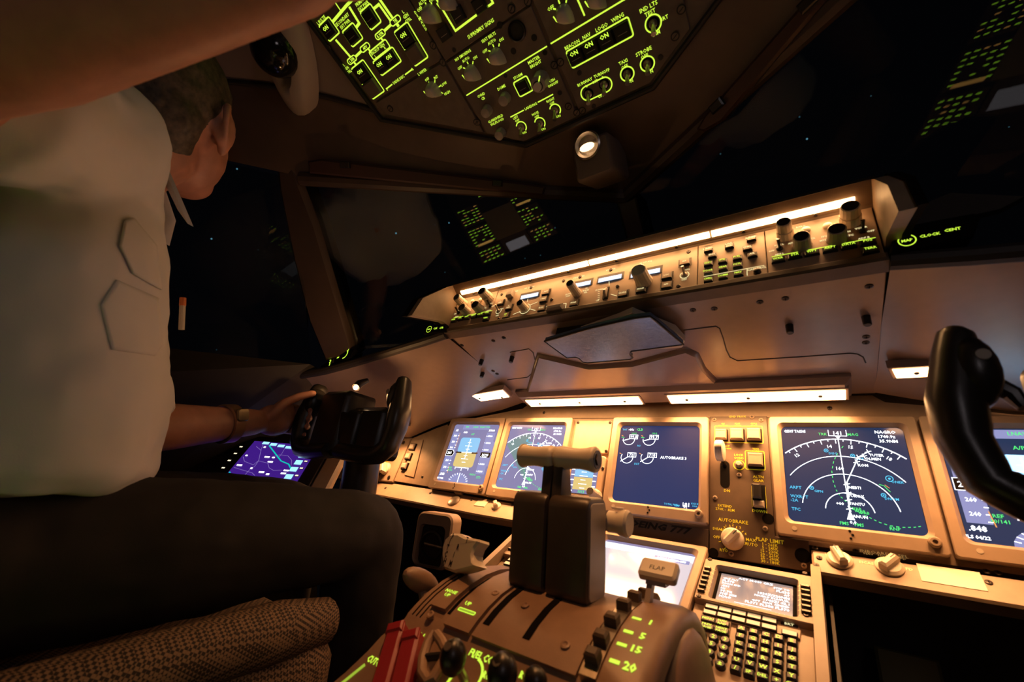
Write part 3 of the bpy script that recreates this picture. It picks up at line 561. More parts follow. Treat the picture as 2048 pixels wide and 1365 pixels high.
def efis(x0,x1,label,flip):
    t=thing('display_control_panel',label,'control panel',MCP.p((x0+x1)/2,0.04),'small knob panels at the glareshield ends'); b=M(); plate(b,x0,x1); w=0.0004
    T=lambda q,s,h=0.0030,m=LEGW: b.text(MCP,q[0],q[1],w,h,s,m,bold=0.02)
    if not flip:
        for q,s in (((1085,445),'VOR L'),((1035,487),'OFF'),((1088,508),'ADF L'),((1168,433),'APP'),((1310,403),'CTR'),((1190,330),'RADIO  BARO'),((1645,328),'VOR R'),((1712,350),'OFF'),((1665,398),'ADF R'),((1395,388),'FPV'),((1395,413),'MTRS'),((1555,355),'640'),((1570,380),'TFC'),((1555,225),'IN  HPA')): T(z7(*q),s)
        b.line(MCP,[z7(1035,527),z7(1745,395)],w,0.0012,LEG)
    else:
        for q,s in (((1085,445),'VOR L'),((1035,487),'OFF'),((1088,508),'ADF L'),((1310,403),'CTR'),((1645,328),'VOR R'),((1712,350),'OFF'),((1665,398),'ADF R'),((1570,380),'TFC')):
            u,v=z7(*q); T((u-0.6265,v),s)
        u0,v0=z7(1035,527); b.line(MCP,[(u0-0.6265,v0),(z7(1745,395)[0]-0.6265,v0)],w,0.0012,LEG)
    b.make('panel_plate',t); off=-0.6265 if flip else 0
    for q,r,h,tw in (((1130,388),0.0098,0.030,1),((1572,290),0.0112,0.030,1),((1245,452),0.0108,0.020,0),((1482,405),0.0112,0.020,0)):
        u,v=z7(*q); pknob(t,u+off,v,r,h,KNOB if tw else GREYK,two=bool(tw))
    for q in ((1270,345),(1418,318)):
        u,v=z7(*q); b=M(); b.lathe(MCP,u+off,v,[(0.0055,0),(0.0052,0.003),(0.003,0.0045)],IVORY,16); b.make('push_button',t)
    for q in ((1090,470),(1660,350)):
        u,v=z7(*q); toggle(t,u+off,v,m=BLACK)
    for q,s in (((1080,548),'WXR'),((1195,522),'STA'),((1310,500),'WPT'),((1433,476),'ARPT'),((1560,452),'DATA'),((1690,428),'POS'),((1708,480),'TERR')):
        u,v=z7(*q); pbutton(t,u+off,v-0.002,0.0165,0.0085 if s!='TERR' else 0.010,s,leg=LEG,fr=False,th=0.0036,h=0.005,dy=0.0015)
efis(-0.3755,-0.2575,'small control panel with four ridged knobs at the far left of glareshield',True)
efis(0.2515,0.3755,'small control panel with four ridged knobs at the right end of glareshield',False)
t=thing('mode_control_panel','wide autopilot control panel with four blue-white readout windows','control panel',MCP.p(-0.05,0.04))
b=M(); plate(b,-0.2565,0.1565); w=0.0004
for q,s in (((800,350),'IAS   MACH'),((1165,272),'HDG   TRK'),((1395,218),'V/S   FPA'),((1650,165),'ALTITUDE'),((1085,405),'AUTO\n1000'),((1215,370),'25\nBANK\nSEL'),((1315,365),'DOWN'),((1300,445),'UP'),((1932,292),'OFF'),((1955,218),'ON'),((600,505),'ON'),((565,555),'OFF'),((690,380),'A/T ARM')): u,v=z6(*q); b.text(MCP,u,v,w,0.0034,s,LEGW,bold=0.015)
for q in ((575,522),(1935,258)): u,v=z6(*q); b.ring(MCP,u,v,w,0.0062,0.0074,LEGW,120,420)
u,v=z6(768,505); b.ring(MCP,u,v,w,0.0115,0.0128,LEGW,200,430)
for P in ([(680,547),(735,525)],[(805,478),(862,455)],[(790,430),(785,455)],[(800,505),(845,518)],[(1070,517),(1478,443)],[(900,492),(1070,465),(1062,512)],[(1383,300),(1385,335)],[(1395,398),(1440,412)]): b.line(MCP,[z6(*q) for q in P],w,0.0012,LEGW)
for k in range(5): u,v=z6(1308,380+k*14); b.quad(MCP,u,v,0.004,0.0008,w,LEGW)
b.make('panel_plate',t)
for (x,y),wd,s in (((805,405),0.042,''),((1195,318),0.032,''),((1392,277),0.044,''),((1650,237),0.050,'37000')):
    u,v=z6(x,y); b=M(); b.box(MCP,u,v,-0.001,wd+0.008,0.0185,0.0015,BLACK,0.0005); b.quad(MCP,u,v-0.0030,wd,0.0095,0.0017,LCD)
    if s: b.text(MCP,u+0.008,v-0.003,0.0020,0.0075,s,SW,bold=0.02)
    b.make('readout_window',t)
for q,s,lg in (((595,462),'L\nNAV',LEGW),((655,497),'V\nNAV',LEGW),((632,558),'A/P\n----',LEG),((925,387),'L NAV',LEGW),((908,440),'V NAV',LEGW),((893,505),'FLCH',LEGW),((1130,468),'HOLD',LEGW),((1487,398),'V/S FPA',LEGW),((1620,368),'HOLD',LEGW),((1808,268),'LOC',LEGW),((1805,337),'APP',LEGW),((1938,168),'A/P',LEGW)):
    u,v=z6(*q); pbutton(t,u,v,0.0165,0.0135,s,leg=lg,face=MP,th=0.0030,h=0.0045)
for q,r,h in (((770,508),0.0085,0.022),((1150,395),0.0085,0.032),((1640,308),0.0135,0.032)): pknob(t,*z6(*q),r,h,IVORY,'selector_knob',r<0.01)
u,v=z6(1362,392); b=M(); b.box(MCP,u,v,0,0.010,0.026,0.002,BLACK); 
b.lathe(Fr(MCP.p(u,v,-0.001),MCP.y,MCP.z),0,0,[(0.010,-0.003),(0.0115,-0.002),(0.0115,0.002),(0.010,0.003)],GREYK,24,1,0.06); b.make('thumb_wheel',t)
u,v=z6(668,405); b=M(); b.box(MCP,u,v,0,0.016,0.016,0.010,GREYK,0.002); b.make('arm_switch',t)
u,v=z6(1000,500); b=M(); b.box(MCP,u,v-0.004,0,0.034,0.012,0.012,GREYK,0.003); b.make('disengage_bar',t)
for q in ((575,520),(1935,256)): toggle(t,*z6(*q),m=KNOB)
screws(MCP,[z6(598,400),z6(1050,300),z6(1445,340),z6(963,438),z6(1890,340),z6(1965,88),z6(577,580),z6(1395,220),z6(1170,272),z6(812,350)],t,0.0034,0.0)
t=thing('display_select_panel','narrow control panel with grid of small dark keys right of autopilot panel','control panel',MCP.p(0.204,0.04))
b=M(); plate(b,0.1575,0.2505); b.line(MCP,[z7(570,662),z7(985,585)],w,0.0010,LEGW); b.line(MCP,[z7(868,605),z7(868,655)],w,0.0010,LEGW); u,v=z7(935,606); b.text(MCP,u,v,w,0.0034,'CANC/RCL',LEGW,bold=0.015)
for q in ((605,450),(748,430),(895,378)): u,v=z7(*q); b.quad(MCP,u,v,0.012,0.0008,w,BLKINK)
b.make('panel_plate',t)
for q,s in (((605,482),'L INBD'),((748,457),'LWR\nCTR'),((898,407),'R INBD'),((632,522),'ENG'),((872,472),'CHKL'),((605,578),'ELEC'),((702,558),'HYD'),((803,537),'FUEL'),((905,517),'AIR'),((605,632),'DOOR'),((705,607),'GEAR'),((805,588),'FCTL'),((605,686),'CHKL'),((705,665),'COMM'),((810,645),'NAV')):
    u,v=z7(*q); pbutton(t,u,v-0.001,0.0125,0.0085,s,leg=LEG if q[1]>525 else LEGW,fr=False,th=0.0032,h=0.005,face=MP if q[1]<500 else GEARP,dy=0.001)
u,v=z7(938,632); b=M(); b.lathe(MCP,u,v,[(0.005,0),(0.0046,0.005),(0.003,0.006)],BLACK,16); b.make('push_button',t)

FLW,FLS,HBW=2.2,92,0.19
# ---- flood tubes under the hood and under the glareshield
HF=Fr((0,-0.2562,0.3460),X1,(0,HT[0]+0.2562,HT[1]-0.3460))
for i,(a,c,l) in enumerate(((-0.362,-0.216,'far left of the four glowing tubes under glareshield hood'),(-0.2145,-0.036,'second glowing tube from left under glareshield hood'),(-0.0345,0.1775,'third glowing tube from left under glareshield hood'),(0.179,0.360,'far right of the four glowing tubes under glareshield hood'))):
    t=thing('hood_light',l,'light',HF.p((a+c)/2,0.012),'glowing tubes under the hood')
    b=M(); b.box(HF,(a+c)/2,0.0115,0.0,c-a-0.0015,0.0098,0.0032,STRIPM,0.001); b.make('tube',t)
    lo=lamp('hood_beam',tuple(HF.p((a+c)/2,0.0122,0.005)),HBW*(c-a)/0.18,(1.0,0.50,0.19),c-a,'AREA',(R(-14),0,0)); lo.data.shape='RECTANGLE'; lo.data.size_y=0.012; lo.data.spread=R(100)
    for x in ((0.25,0.75)): b=M(); b.cyl(HF,a+(c-a)*x,0.004,0.001,0.004,0.0025,SCREW,10); b.make('clip',t)
for i,(x0,x1,v0,v1,wz,l,g) in enumerate(((-0.3305,-0.031,0.0127,0.045,0.017,'left of two long bright flood lights under middle of glareshield',1),(0.032,0.3305,0.0127,0.045,0.017,'right of two long bright flood lights under middle of glareshield',1),
    (-0.605,-0.397,0.012,0.062,0.018,'short bright flood light under left glareshield flank',0),(0.397,0.620,0.030,0.066,0.018,'bright flood light under right flank beside the near yoke',0))):
    F=UND
    t=thing('flood_light',l,'light',F.p((x0+x1)/2,(v0+v1)/2,wz),'flood lights under the glareshield')
    if not g:
        if x0<0: q=[UND.m(*p,0.021) for p in ((906,799),(1005,782),(1018,795),(920,809))]
        else: q=[UND.m(*p,0.021) for p in ((1785,741),(1793,757))]; q=[(q[0][0],q[0][1]),(0.62,q[0][1]+0.003),(0.62,q[1][1]+0.002),q[1]]
    else: q=[(x0,v0),(x1,v0),(x1,v1),(x0,v1)]
    fr=inset(q if (sum(q[i][0]*q[(i+1)%4][1]-q[(i+1)%4][0]*q[i][1] for i in range(4))>0) else q[::-1],-0.005)
    b=M(); b.prism(F,fr,wz-0.012,wz+0.0015,UNDERP,0.001); b.make('housing',t)
    b=M(); b.prism(F,q,wz,wz+0.0035,STRIP,0.0008); b.make('diffuser',t)
    # the lamp behind the diffuser throws its beam straight down over the panel
    cu=sum(p[0] for p in q)/4; cv=sum(p[1] for p in q)/4; lo=lamp('flood_beam',tuple(F.p(cu,cv,wz+0.006)),FLW*(x1-x0)/0.3,(1.0,0.45,0.16),abs(q[1][0]-q[0][0]),'AREA')
    lo.data.shape='RECTANGLE'; lo.data.size_y=0.03; lo.data.spread=R(FLS)
    xs=[q[0][0]+(q[1][0]-q[0][0])*k for k in (0.12,0.5,0.88)]; vm=sum(p[1] for p in q)/4
    for x in xs: b=M(); b.lathe(F,x,vm,[(0.0035,wz+0.0034),(0.003,wz+0.005),(0.0012,wz+0.005)],SCREW,10); b.make('screw',t)

t=thing('flood_light','flood light under left flank mostly hidden behind pilot yoke','light',(-0.80,-0.06,0.05),'flood lights under the glareshield'); F=Fr((-0.80,-0.062,0.062),(0.97,0.10,0.22),(-0.05,-0.92,0.40))
b=M(); b.box(F,0,0,-0.012,0.125,0.040,0.014,UNDERP,0.001); b.make('housing',t); b=M(); b.box(F,0,0,0.002,0.110,0.028,0.0035,STRIP,0.0008); b.make('diffuser',t)
lo=lamp('flood_beam',tuple(F.p(0,0,0.008)),1.5,(1.0,0.45,0.16),0.11,'AREA',(R(-8),0,0)); lo.data.shape='RECTANGLE'; lo.data.size_y=0.03; lo.data.spread=R(130)
# ---- chart clip with blue vinyl cover
t=thing('chart_holder','blue-grey vinyl chart cover hanging from middle of glareshield underside','chart holder',UND.p(-0.04,0.23,0.03))
VIN=mat('blue_vinyl',(0.17,0.25,0.42),0.27,0.6,noise=0.12,nscale=120,bump=0.35,bscale=160)
zz=lambda x,y:(1040+x/5.12,600+y/5.12)
W=0.030; P=[UND.m(*zz(x,y),W) for x,y in ((252,430),(700,300),(1160,195),(1330,175),(1385,215),(1670,460),(1140,528),(1125,560),(1150,598),(1130,612),(690,648),(640,640),(600,600),(570,590),(480,598))]
b=M(); b.prism(UND,P,W-0.010,W,VIN,0.0015); b.make('cover',t,50)
b=M(); Q=[(u,v) for u,v in P]; b.tube([UND.p(u,v,W-0.001) for u,v in Q+[Q[0],Q[1]]],0.0022,BLACK,8); b.make('edge_binding',t)
P=[UND.m(*zz(x,y),W-0.012) for x,y in ((985,175),(1150,105),(1215,140),(1330,160),(1420,190),(1500,255),(1590,295),(1690,405),(1685,455),(1385,215),(1300,170))]
b=M(); P2=[UND.m(*zz(x,y),0.012) for x,y in ((985,180),(1150,108),(1215,140),(1500,258),(1590,295),(1690,408),(1660,470),(900,520),(500,470),(300,420))]
b.prism(UND,P2,0.004,0.017,IVORY,0.001); b.make('paper_pad',t)
b=M(); b.box(UND,-0.03,0.27,0.0,0.16,0.05,0.020,BLACK,0.004); b.make('clamp',t)

# ---- annunciators beside the glareshield
def annun(pts,txts,label,loc):
    F=Fr(loc,X1,yz(80)); t=thing('annunciator_panel',label,'panel',F.p(0,0),'green legend panels beside the glareshield'); b=M()
    b.prism(F,[F.m(*p,0.004) for p in pts],-0.03,0.004,MATTE,0.002); 
    for (x,y),s,h,ring in txts:
        u,v=F.m(x,y,0.0045); b.text(F,u,v,0.0045,h,s,LEG,bold=0.03)
        if ring: b.ring(F,u,v,0.0046,h*2.0,h*2.35,LEG)
    b.make('face',t); return t,F
t,F=annun([(1778,508),(1940,470),(1960,438),(1950,425),(1790,455)],[((1814,481),'MAP',0.0036,1),((1860,470),'CLOCK',0.0036,0),((1905,459),'CENT',0.0036,0)],'dark panel with green ring legend right of glareshield control panels',(0.43,-0.285,0.27))
b=M(); b.prism(F,[F.m(*p,-0.02) for p in [(1778,470),(2000,420),(2048,395),(1900,388),(1800,430)]],-0.028,-0.018,DARK); b.make('upper_lip',t)
t,F=annun([(846,668),(892,664),(892,650),(852,655)],[((858,659),'MAP',0.0036,1),((871,657),'CLK',0.0045,0),((883,656),'CTR',0.0045,0)],'dark panel with green ring legend at far left end of glareshield',(-0.41,-0.287,0.26))
b=M(); b.blob(F.p(-0.01,0.045,-0.02),(0.03,0.02,0.02),mat('olive_cloth',(0.05,0.07,0.015),0.9)); b.make('side_cap',t)
F=Fr((-0.72,-0.300,0.215),(1,0.05,0.18),yz(80)); t=thing('clock_panel','dark clock panel with two green curved arrows under left window post','panel',F.p(0,0)); b=M()
b.prism(F,[F.m(*p) for p in ((640,738),(700,716),(706,700),(690,695),(645,718))],-0.03,0.0,MATTE,0.002)
for x,y in ((658,722),(690,707)):
    u,v=F.m(x,y,0.0005); b.ring(F,u-0.004,v+0.001,0.0005,0.0095,0.0130,LEG,-110,60,20); b.ring(F,u+0.002,v+0.012,0.0005,0.003,0.006,LEG,-60,120,10)
u,v=F.m(676,710,0.0005); b.quad(F,u,v,0.009,0.004,0.0005,LEG); u,v=F.m(667,715,0.0005); b.fill(F,[(u-0.008,v-0.006),(u+0.008,v-0.006),(u,v+0.010)],0.0004,GREYK)
b.make('face',t)
# small black spotlight on the left flank
t=thing('spot_lamp','tiny black spot lamp shining on left glareshield flank','lamp',sight(719,768,-0.60)); c=sight(719,768,-0.60); b=M()
b.tube([c+Vector((0,0.02,0.012)),c+Vector((0,0,0)),c+Vector((0.006,-0.012,-0.012))],[0.006,0.0095,0.0095],BLACK,14); b.blob(c+Vector((0.006,-0.012,-0.012)),(0.006,0.006,0.006),glow('spot_bulb',(1,0.8,0.55),9,True),10); b.make('spot_body',t)
lamp('left_spot',tuple(c+Vector((0.012,-0.024,-0.022))),0.8,(1.0,0.52,0.20),0.006)

# ================================================================== FORWARD AISLE STAND
t=thing('aisle_stand','brown sloping aisle stand between the pilots carrying keypads and lower screen','console',(0,-0.2,-0.6))
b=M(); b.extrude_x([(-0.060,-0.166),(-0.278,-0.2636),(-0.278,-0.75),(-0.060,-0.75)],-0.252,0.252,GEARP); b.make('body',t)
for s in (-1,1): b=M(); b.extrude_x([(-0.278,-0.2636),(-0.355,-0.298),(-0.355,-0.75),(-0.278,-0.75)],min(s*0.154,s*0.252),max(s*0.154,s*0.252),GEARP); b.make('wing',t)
for s in (-1,1):
    b=M(); x0,x1=0.2525,0.2645; b.extrude_x([(-0.058,-0.138),(-0.075,-0.139),(-0.36,-0.268),(-0.375,-0.300),(-0.355,-0.32),(-0.06,-0.18)],min(s*x0,s*x1),max(s*x0,s*x1),BEZEL); b.make('side_rail',t)
lower=display(0.0,-0.0833,'lower centre screen glowing pale lavender behind the flap lever',
    lambda b,F,cu,cv:(b.quad(F,cu,cv+0.072,0.170,0.026,0.0003,PALEW),b.quad(F,cu,cv+0.0815,0.170,0.007,0.0005,NAVYL),b.quad(F,cu+0.050,cv+0.057,0.060,0.010,0.0005,SGRY),b.text(F,cu+0.050,cv+0.057,0.0008,0.0048,'NEW MESSAGES',SW,bold=0.02)),PALE,F=AIS)
z8=Z(AIS,1360,1100,5.15,0.004); z8r=Z(AIS,1360,1100,5.15,0.0)
def cdu(off,label,full):
    t=thing('control_display_unit',label,'keypad unit',AIS.p(0.1785+off,-0.1),'keypad units on the aisle stand'); sc=(lambda q:(q[0]+off,q[1])) if off==0 else (lambda q:(q[0]+off,q[1]))
    K=lambda x,y: sc(z8(x,y)); A=lambda x,y: sc(z8r(x,y))
    b=M(); b.box(AIS,0.1785+off,-0.135,-0.0108,0.1455,0.268,0.0108,BEZEL,0.001)
    # raised front frame round the screen
    s0,s1,s2,s3=A(425,255),A(1165,385),A(1160,750),A(365,545)
    u0,u1=(s0[0]+s3[0])/2,(s1[0]+s2[0])/2; v1=(s0[1]+s1[1])/2; v0=(s2[1]+s3[1])/2; cu,cv=(u0+u1)/2,(v0+v1)/2; wd,ht=u1-u0,v1-v0
    out=rrect(cu,cv+0.005,wd+0.052,ht+0.030,0.003,3); inn=rrect(cu,cv+0.002,wd+0.010,ht+0.006,0.003,3)
    b.loft([[AIS.p(u,v,w) for u,v in L] for L,w in ((out,0.0),(out,0.009),(inset(out,0.001),0.010),(inset(inn,-0.003),0.010),(inn,0.001))],BEZEL,caps=False)
    b.make('case',t)
    b=M(); b.quad(AIS,cu,cv,wd+0.012,ht+0.010,0.0008,MATTE); b.quad(AIS,cu,cv,wd,ht,0.0012,CDUS); L=0.0016
    rows=[('ACT M.840 CRZ','',0.5),('CRZ ALT','STEP TO',0),('FL370','FL430',0),('ECON SPD','AT',0),('.841','1830Z/320NM',0),('N1','NAGRO ETA/FUEL',0),('99.7%','1740Z/ 42.1',0),('STEP SIZE','OPT  MAX  RECMD',0),('ICAO','FL371 FL388 FL370',0),('----------------------','',0.5),('<ENG OUT','LRC>',0)]
    for i,(a,c,al) in enumerate(rows):
        v=cv+ht*0.43-i*ht*0.086; h=0.0046 if i%2==0 else 0.0036
        if al: b.text(AIS,cu,v,L,0.0042,a,SW,sx=1.1)
        else:
            b.text(AIS,cu-wd*0.46,v,L,h,a,SW,al=0,sx=1.05); b.text(AIS,cu+wd*0.46,v,L,h,c,SW,al=1,sx=1.05)
    b.make('screen',t,smooth=0)
    def key(u,v,du,dv,h,s,m,face=None,lg=LEG,th=0.0055,ch=0.0012,r=0.0012,w0=0.0,name='key'):
        b=M(); b.prism(AIS,rrect(u,v,du,dv,r,2),w0,w0+h,m,ch,face or m)
        if s: b.text(AIS,u,v,w0+h+0.0002,th,s,lg,bold=0.025)
        return b.make(name,t)
    for x,y in ((293,240),(280,282),(266,328),(255,375),(240,422),(225,470)): u,v=K(x,y); key(u,v,0.0105,0.0052,0.006,'',BLACK,KNOB,w0=0.008,name='line_key')
    for x,y in ((1298,435),(1302,480),(1305,535),(1308,590),(1310,645),(1310,700)): u,v=K(x,y); key(u,v,0.0120,0.0052,0.006,'',BLACK,KNOB,w0=0.008,name='line_key')
    b=M()
    pts=[A(265,545),A(1215,790),A(1250,850),A(1240,940),A(530,770),A(510,900),A(190,820)]; b.prism(AIS,pts,0.0,0.003,BEZEL,0.0008)
    b.make('key_plate',t)
    FK=[(328,597,'INIT\nREF'),(468,628,'RTE'),(613,662,'DEP\nARR'),(765,697,'ALTN'),(922,735,'VNAV'),(308,655,'FIX'),(453,688,'LEGS'),(602,727,'HOLD'),(755,765,'FMC\nCOMM'),(918,805,'PROG'),(1130,870,'EXEC')]
    for x,y,s in FK: u,v=K(x,y); key(u,v,0.0180,0.0098,0.004,'',BLKINK,LITKEY,w0=0.002,name='function_key')
    for x,y,s in ((290,722,'MENU'),(437,762,'NAV\nRAD'),(275,795,'PREV\nPAGE'),(427,838,'NEXT\nPAGE')): u,v=K(x,y); key(u,v,0.0180,0.0098,0.004,s,BLKINK,BLACK,th=0.0038,w0=0.002,name='function_key')
    u,v=K(1125,770); key(u,v,0.020,0.006,0.004,'BRT',BLACK,lg=LEGW,th=0.0042,name='dimmer_knob')
    for i,(x,y) in enumerate(((225,872),(345,905),(467,935),(207,945),(325,978),(450,1015),(185,1028),(305,1060),(432,1098),(165,1105),(285,1140),(412,1180))):
        u,v=K(x,y); b=M(); b.lathe(AIS,u,v,[(0.0062,0.0),(0.0060,0.0045),(0.0048,0.0058)],BLACK,16); b.text(AIS,u,v,0.0060,0.0058,'123456789.0±'[i],LEG,bold=0.03); b.make('number_key',t)
    cols=[((633,820),(622,895),(610,975),(600,1055),(585,1145),(570,1228)),((758,850),(752,927),(740,1008),(730,1095),(720,1182),(708,1270)),((888,885),(880,962),(872,1048),(862,1130),(858,1220),(850,1310)),((1018,912),(1013,1000),(1010,1085),(1005,1170),(1000,1268),(995,1355)),((1155,950),(1155,1040),(1155,1130),(1155,1220),(1150,1310),(1148,1400))]
    txt=['AFKPU/','BGLQV ','CHMRW ','DINSX ','EJOTY ']; txt[3]='DINSX+'; txt[2]='CHMRW '
    for c,col in enumerate(cols):
        for r_,(x,y) in enumerate(col):
            u,v=K(x,y); s=txt[c][r_]
            if (c,r_)==(2,5): s='DEL'
            if (c,r_)==(1,5): s='SP'
            if (c,r_)==(4,5): s='CLR'
            key(u,v,0.0118,0.0105,0.006,s.strip(),BLACK,BLACK,th=0.0056 if len(s)<2 else 0.0042,ch=0.0018,name='letter_key')
    b=M()
    for k in range(7):
        for sx_,uu in ((1,cu-wd/2-0.013),(-1,cu+wd/2+0.013)): v_=cv+ht*(0.42-0.145*k); b.line(AIS,[(uu-0.006,v_+0.004*sx_),(uu+0.006,v_-0.004*sx_)],0.0103,0.0006,PWHITE)
    b.make('index_mark',t,0)
    if off==0: screws(AIS,[A(318,160),A(205,545),A(1295,310),A(1310,750)],t,0.0035,0.010)
cdu(0.0,'right keypad unit with pink text screen and black letter keys',True)
cdu(-0.357,'left keypad unit mostly hidden behind the thrust levers',True)

# ================================================================== THROTTLE QUADRANT
QP=[(-0.280,-0.300),(-0.289,-0.262),(-0.299,-0.222),(-0.315,-0.198),(-0.338,-0.182),(-0.368,-0.1725),(-0.400,-0.1695),(-0.430,-0.1715),(-0.460,-0.1785),(-0.484,-0.1875),(-0.501,-0.1965),(-0.514,-0.2050)]
BASE=Fr((0,-0.514,-0.2062),X1,yz(40))
def off(P,d):
    o=[]
    for i in range(len(P)):
        a=Vector(P[max(i-1,0)]); c=Vector(P[min(i+1,len(P)-1)]); q=(c-a).normalized(); n=Vector((q.y,-q.x)); n=n if n.y>0 or n.x>0 else n
        n=Vector((-q.y,q.x)); n=-n if n.dot(Vector((P[i][0]+0.40,P[i][1]+0.30)))<0 else n
        o.append((P[i][0]+n.x*d,P[i][1]+n.y*d))
    return o
def arcs(P,d0,d1,x0,x1,m,b,i0=0,i1=None):
    A=off(P,d0)[i0:i1]; B=off(P,d1)[i0:i1]; b.extrude_x(A+B[::-1],x0,x1,m)
t=thing('throttle_quadrant','rounded brown throttle quadrant with thrust levers and green lettering','throttle quadrant',(0,-0.45,-0.5))
QM=mat('quadrant_paint',(0.27,0.165,0.105),0.42,noise=0.08,bump=0.15,bscale=600)
b=M(); body=[(y,z) for y,z in QP]+[(-0.516,-0.2079),(-0.72,-0.379),(-0.72,-0.75),(-0.280,-0.75)]; b.extrude_x(body,-0.142,0.090,QM); b.make('housing',t,40)
def strip(name,x0,x1,d0,d1,m,i0=0,i1=None): b=M(); arcs(QP,d0,d1,x0,x1,m,b,i0,i1); return b.make(name,t,40)
strip('cover_plate',-0.1165,-0.0925,-0.003,0.0055,QM,3,11); strip('cover_plate',-0.0805,-0.0435,-0.003,0.0055,QM,3,None); strip('cover_plate',-0.0400,0.0830,-0.003,0.0042,QM,2,None)
for x in (-0.134,-0.1275,-0.121): strip('slot',x-0.0007,x+0.0007,-0.002,0.0008,MATTE,2,None)
strip('slot',-0.0905,-0.0825,-0.002,0.0008,MATTE,2,11)
for x in (-0.0315,0.0205): strip('slot',x-0.0042,x+0.0042,-0.002,0.0050,MATTE,3,11)
def curve_frame(x,y):                        # frame lying on the curved cover at a given station
    for i in range(len(QP)-1):
        if QP[i+1][0]<=y<=QP[i][0]:
            f=(y-QP[i][0])/(QP[i+1][0]-QP[i][0]); a,c=Vector(QP[i]),Vector(QP[i+1]); p=a.lerp(c,f); q=a-c; return Fr((x,p.x,p.y),X1,(0,q.x,q.y))
    return BASE.sub(x,0)
b=M()
f=curve_frame(-0.1055,-0.482); b.text(f,0,0,0.0060,0.0050,'NOSE\nUP',LEG,bold=0.03); b.make('legend',t,0); b=M()
f=curve_frame(-0.064,-0.492); b.text(f,-0.006,0.006,0.0060,0.0052,'UP',LEG,bold=0.03); b.line(f,rrect(0,-0.004,0.024,0.0038,0.001,2),0.0060,0.0013,LEG,True); b.quad(f,0,-0.004,0.023,0.0016,0.0060,LEGD); b.make('legend',t,0)
zz=Z(BASE,680,1220,4.876)
b=M(); W=0.0006
for x,y,s,h in ((505,262,'I',0.0062),(735,232,'C',0.0062),(800,262,'R L',0.0062),(893,305,'I',0.0060),(365,518,'CUTOUT',0.0066),(1310,440,'L',0.0062),(1478,500,'FUEL CONTROL',0.0068),(1775,640,'R',0.0062),(1452,655,'RUN',0.0060),(1675,580,'',0.005)):
    if s: u,v=zz(x,y); b=M(); b.text(BASE,u,v,W,h,s,LEG,bold=0.03,sx=0.8); b.make('legend',t,0)
b=M(); u,v=zz(1235,640); b.ring(BASE,u,v,W,0.0155,0.0180,LEG,-60,80,18); b.make('legend_arc',t,0); b=M(); u,v=zz(1060,690); b.line(BASE,[(u,v-0.008),(u+0.002,v+0.008)],W,0.003,LEG); b.make('legend',t,0); b=M(); u,v=zz(130,630); b.line(BASE,[(u-0.006,v-0.014),(u+0.006,v+0.012)],W,0.004,LEGD); b.make('legend',t,0)
P=[BASE.m(*q) for q in ((792,1248),(762,1272),(735,1302),(690,1345),(600,1420),(700,1500),(860,1500),(860,1262))]; b=M(); b.prism(BASE,[(max(u,-0.20),v) for u,v in P],-0.03,0.0,QM,0.001); b.make('base_flange',t)
for (x,y),(x2,y2) in (((600,215),(470,700)),((745,290),(650,720))):
    a=Vector(zz(x,y)); c=Vector(zz(x2,y2)); d=(a-c); c=a-d.normalized()*0.085; mid=(a+c)/2; d=a-c
    g=BASE.sub(mid.x,mid.y,0,math.atan2(d.y,d.x)-math.pi/2); b=M(); b.box(g,0,0,0.0,0.021,d.length,0.016,RED,0.003,r=0.003); b.box(g,0,d.length/2-0.006,0.012,0.020,0.012,0.006,RED,0.002); b.make('cutout_guard',t)
for q,r in (((1110,480),0.0135),((1590,640),0.0145)):
    u,v=BASE.m(680+q[0]/4.876,1220+q[1]/4.876,0.035); b=M(); b.cyl(BASE,u,v,0,0.028,0.0045,STEEL,10); b.blob(BASE.p(u,v,0.037),(r*0.9,r*1.0,r*1.15),BLACK,16); b.cyl(BASE,u,v,0.050,0.002,0.004,STEEL,10); b.make('fuel_lever',t)
u,v=BASE.m(680+1890/4.876,1220+670/4.876,0.02); b=M(); b.blob(BASE.p(u,v,0.016),(0.011,0.011,0.012),BLACK,14); b.make('fuel_lever',t)
P=[BASE.m(680+x/4.876,1220+y/4.876,0.018) for x,y in ((905,215),(845,320),(800,460),(790,600),(850,690),(900,660),(985,520),(1040,420),(985,300),(930,225))]
b=M(); b.tube([BASE.p(u,v,0.016) for u,v in P],0.0052,QM,10); b.tube([BASE.p(*P[2],0.016),BASE.p(*P[7],0.014)],0.004,BLACK,8); b.tube([BASE.p(P[3][0],P[3][1],0.0),BASE.p(P[3][0],P[3][1],0.016)],0.004,QM,8); b.make('lever_guard',t)
zq=lambda x,y:(660+x/3.531,1000+y/3.531)
for x,y in ((725,770),(1172,690),(1375,895),(1665,1180)):
    px,py=zq(x,y); X={725:-0.1055,1172:-0.052,1375:-0.006,1665:0.062}[x]; c=sight(px,py,X); f=curve_frame(X,c.y); b=M(); b.lathe(f,0,0,[(0.005,0.003),(0.0048,0.0062),(0.003,0.0066),(0.0015,0.0055)],QM,14); b.make('screw',t)
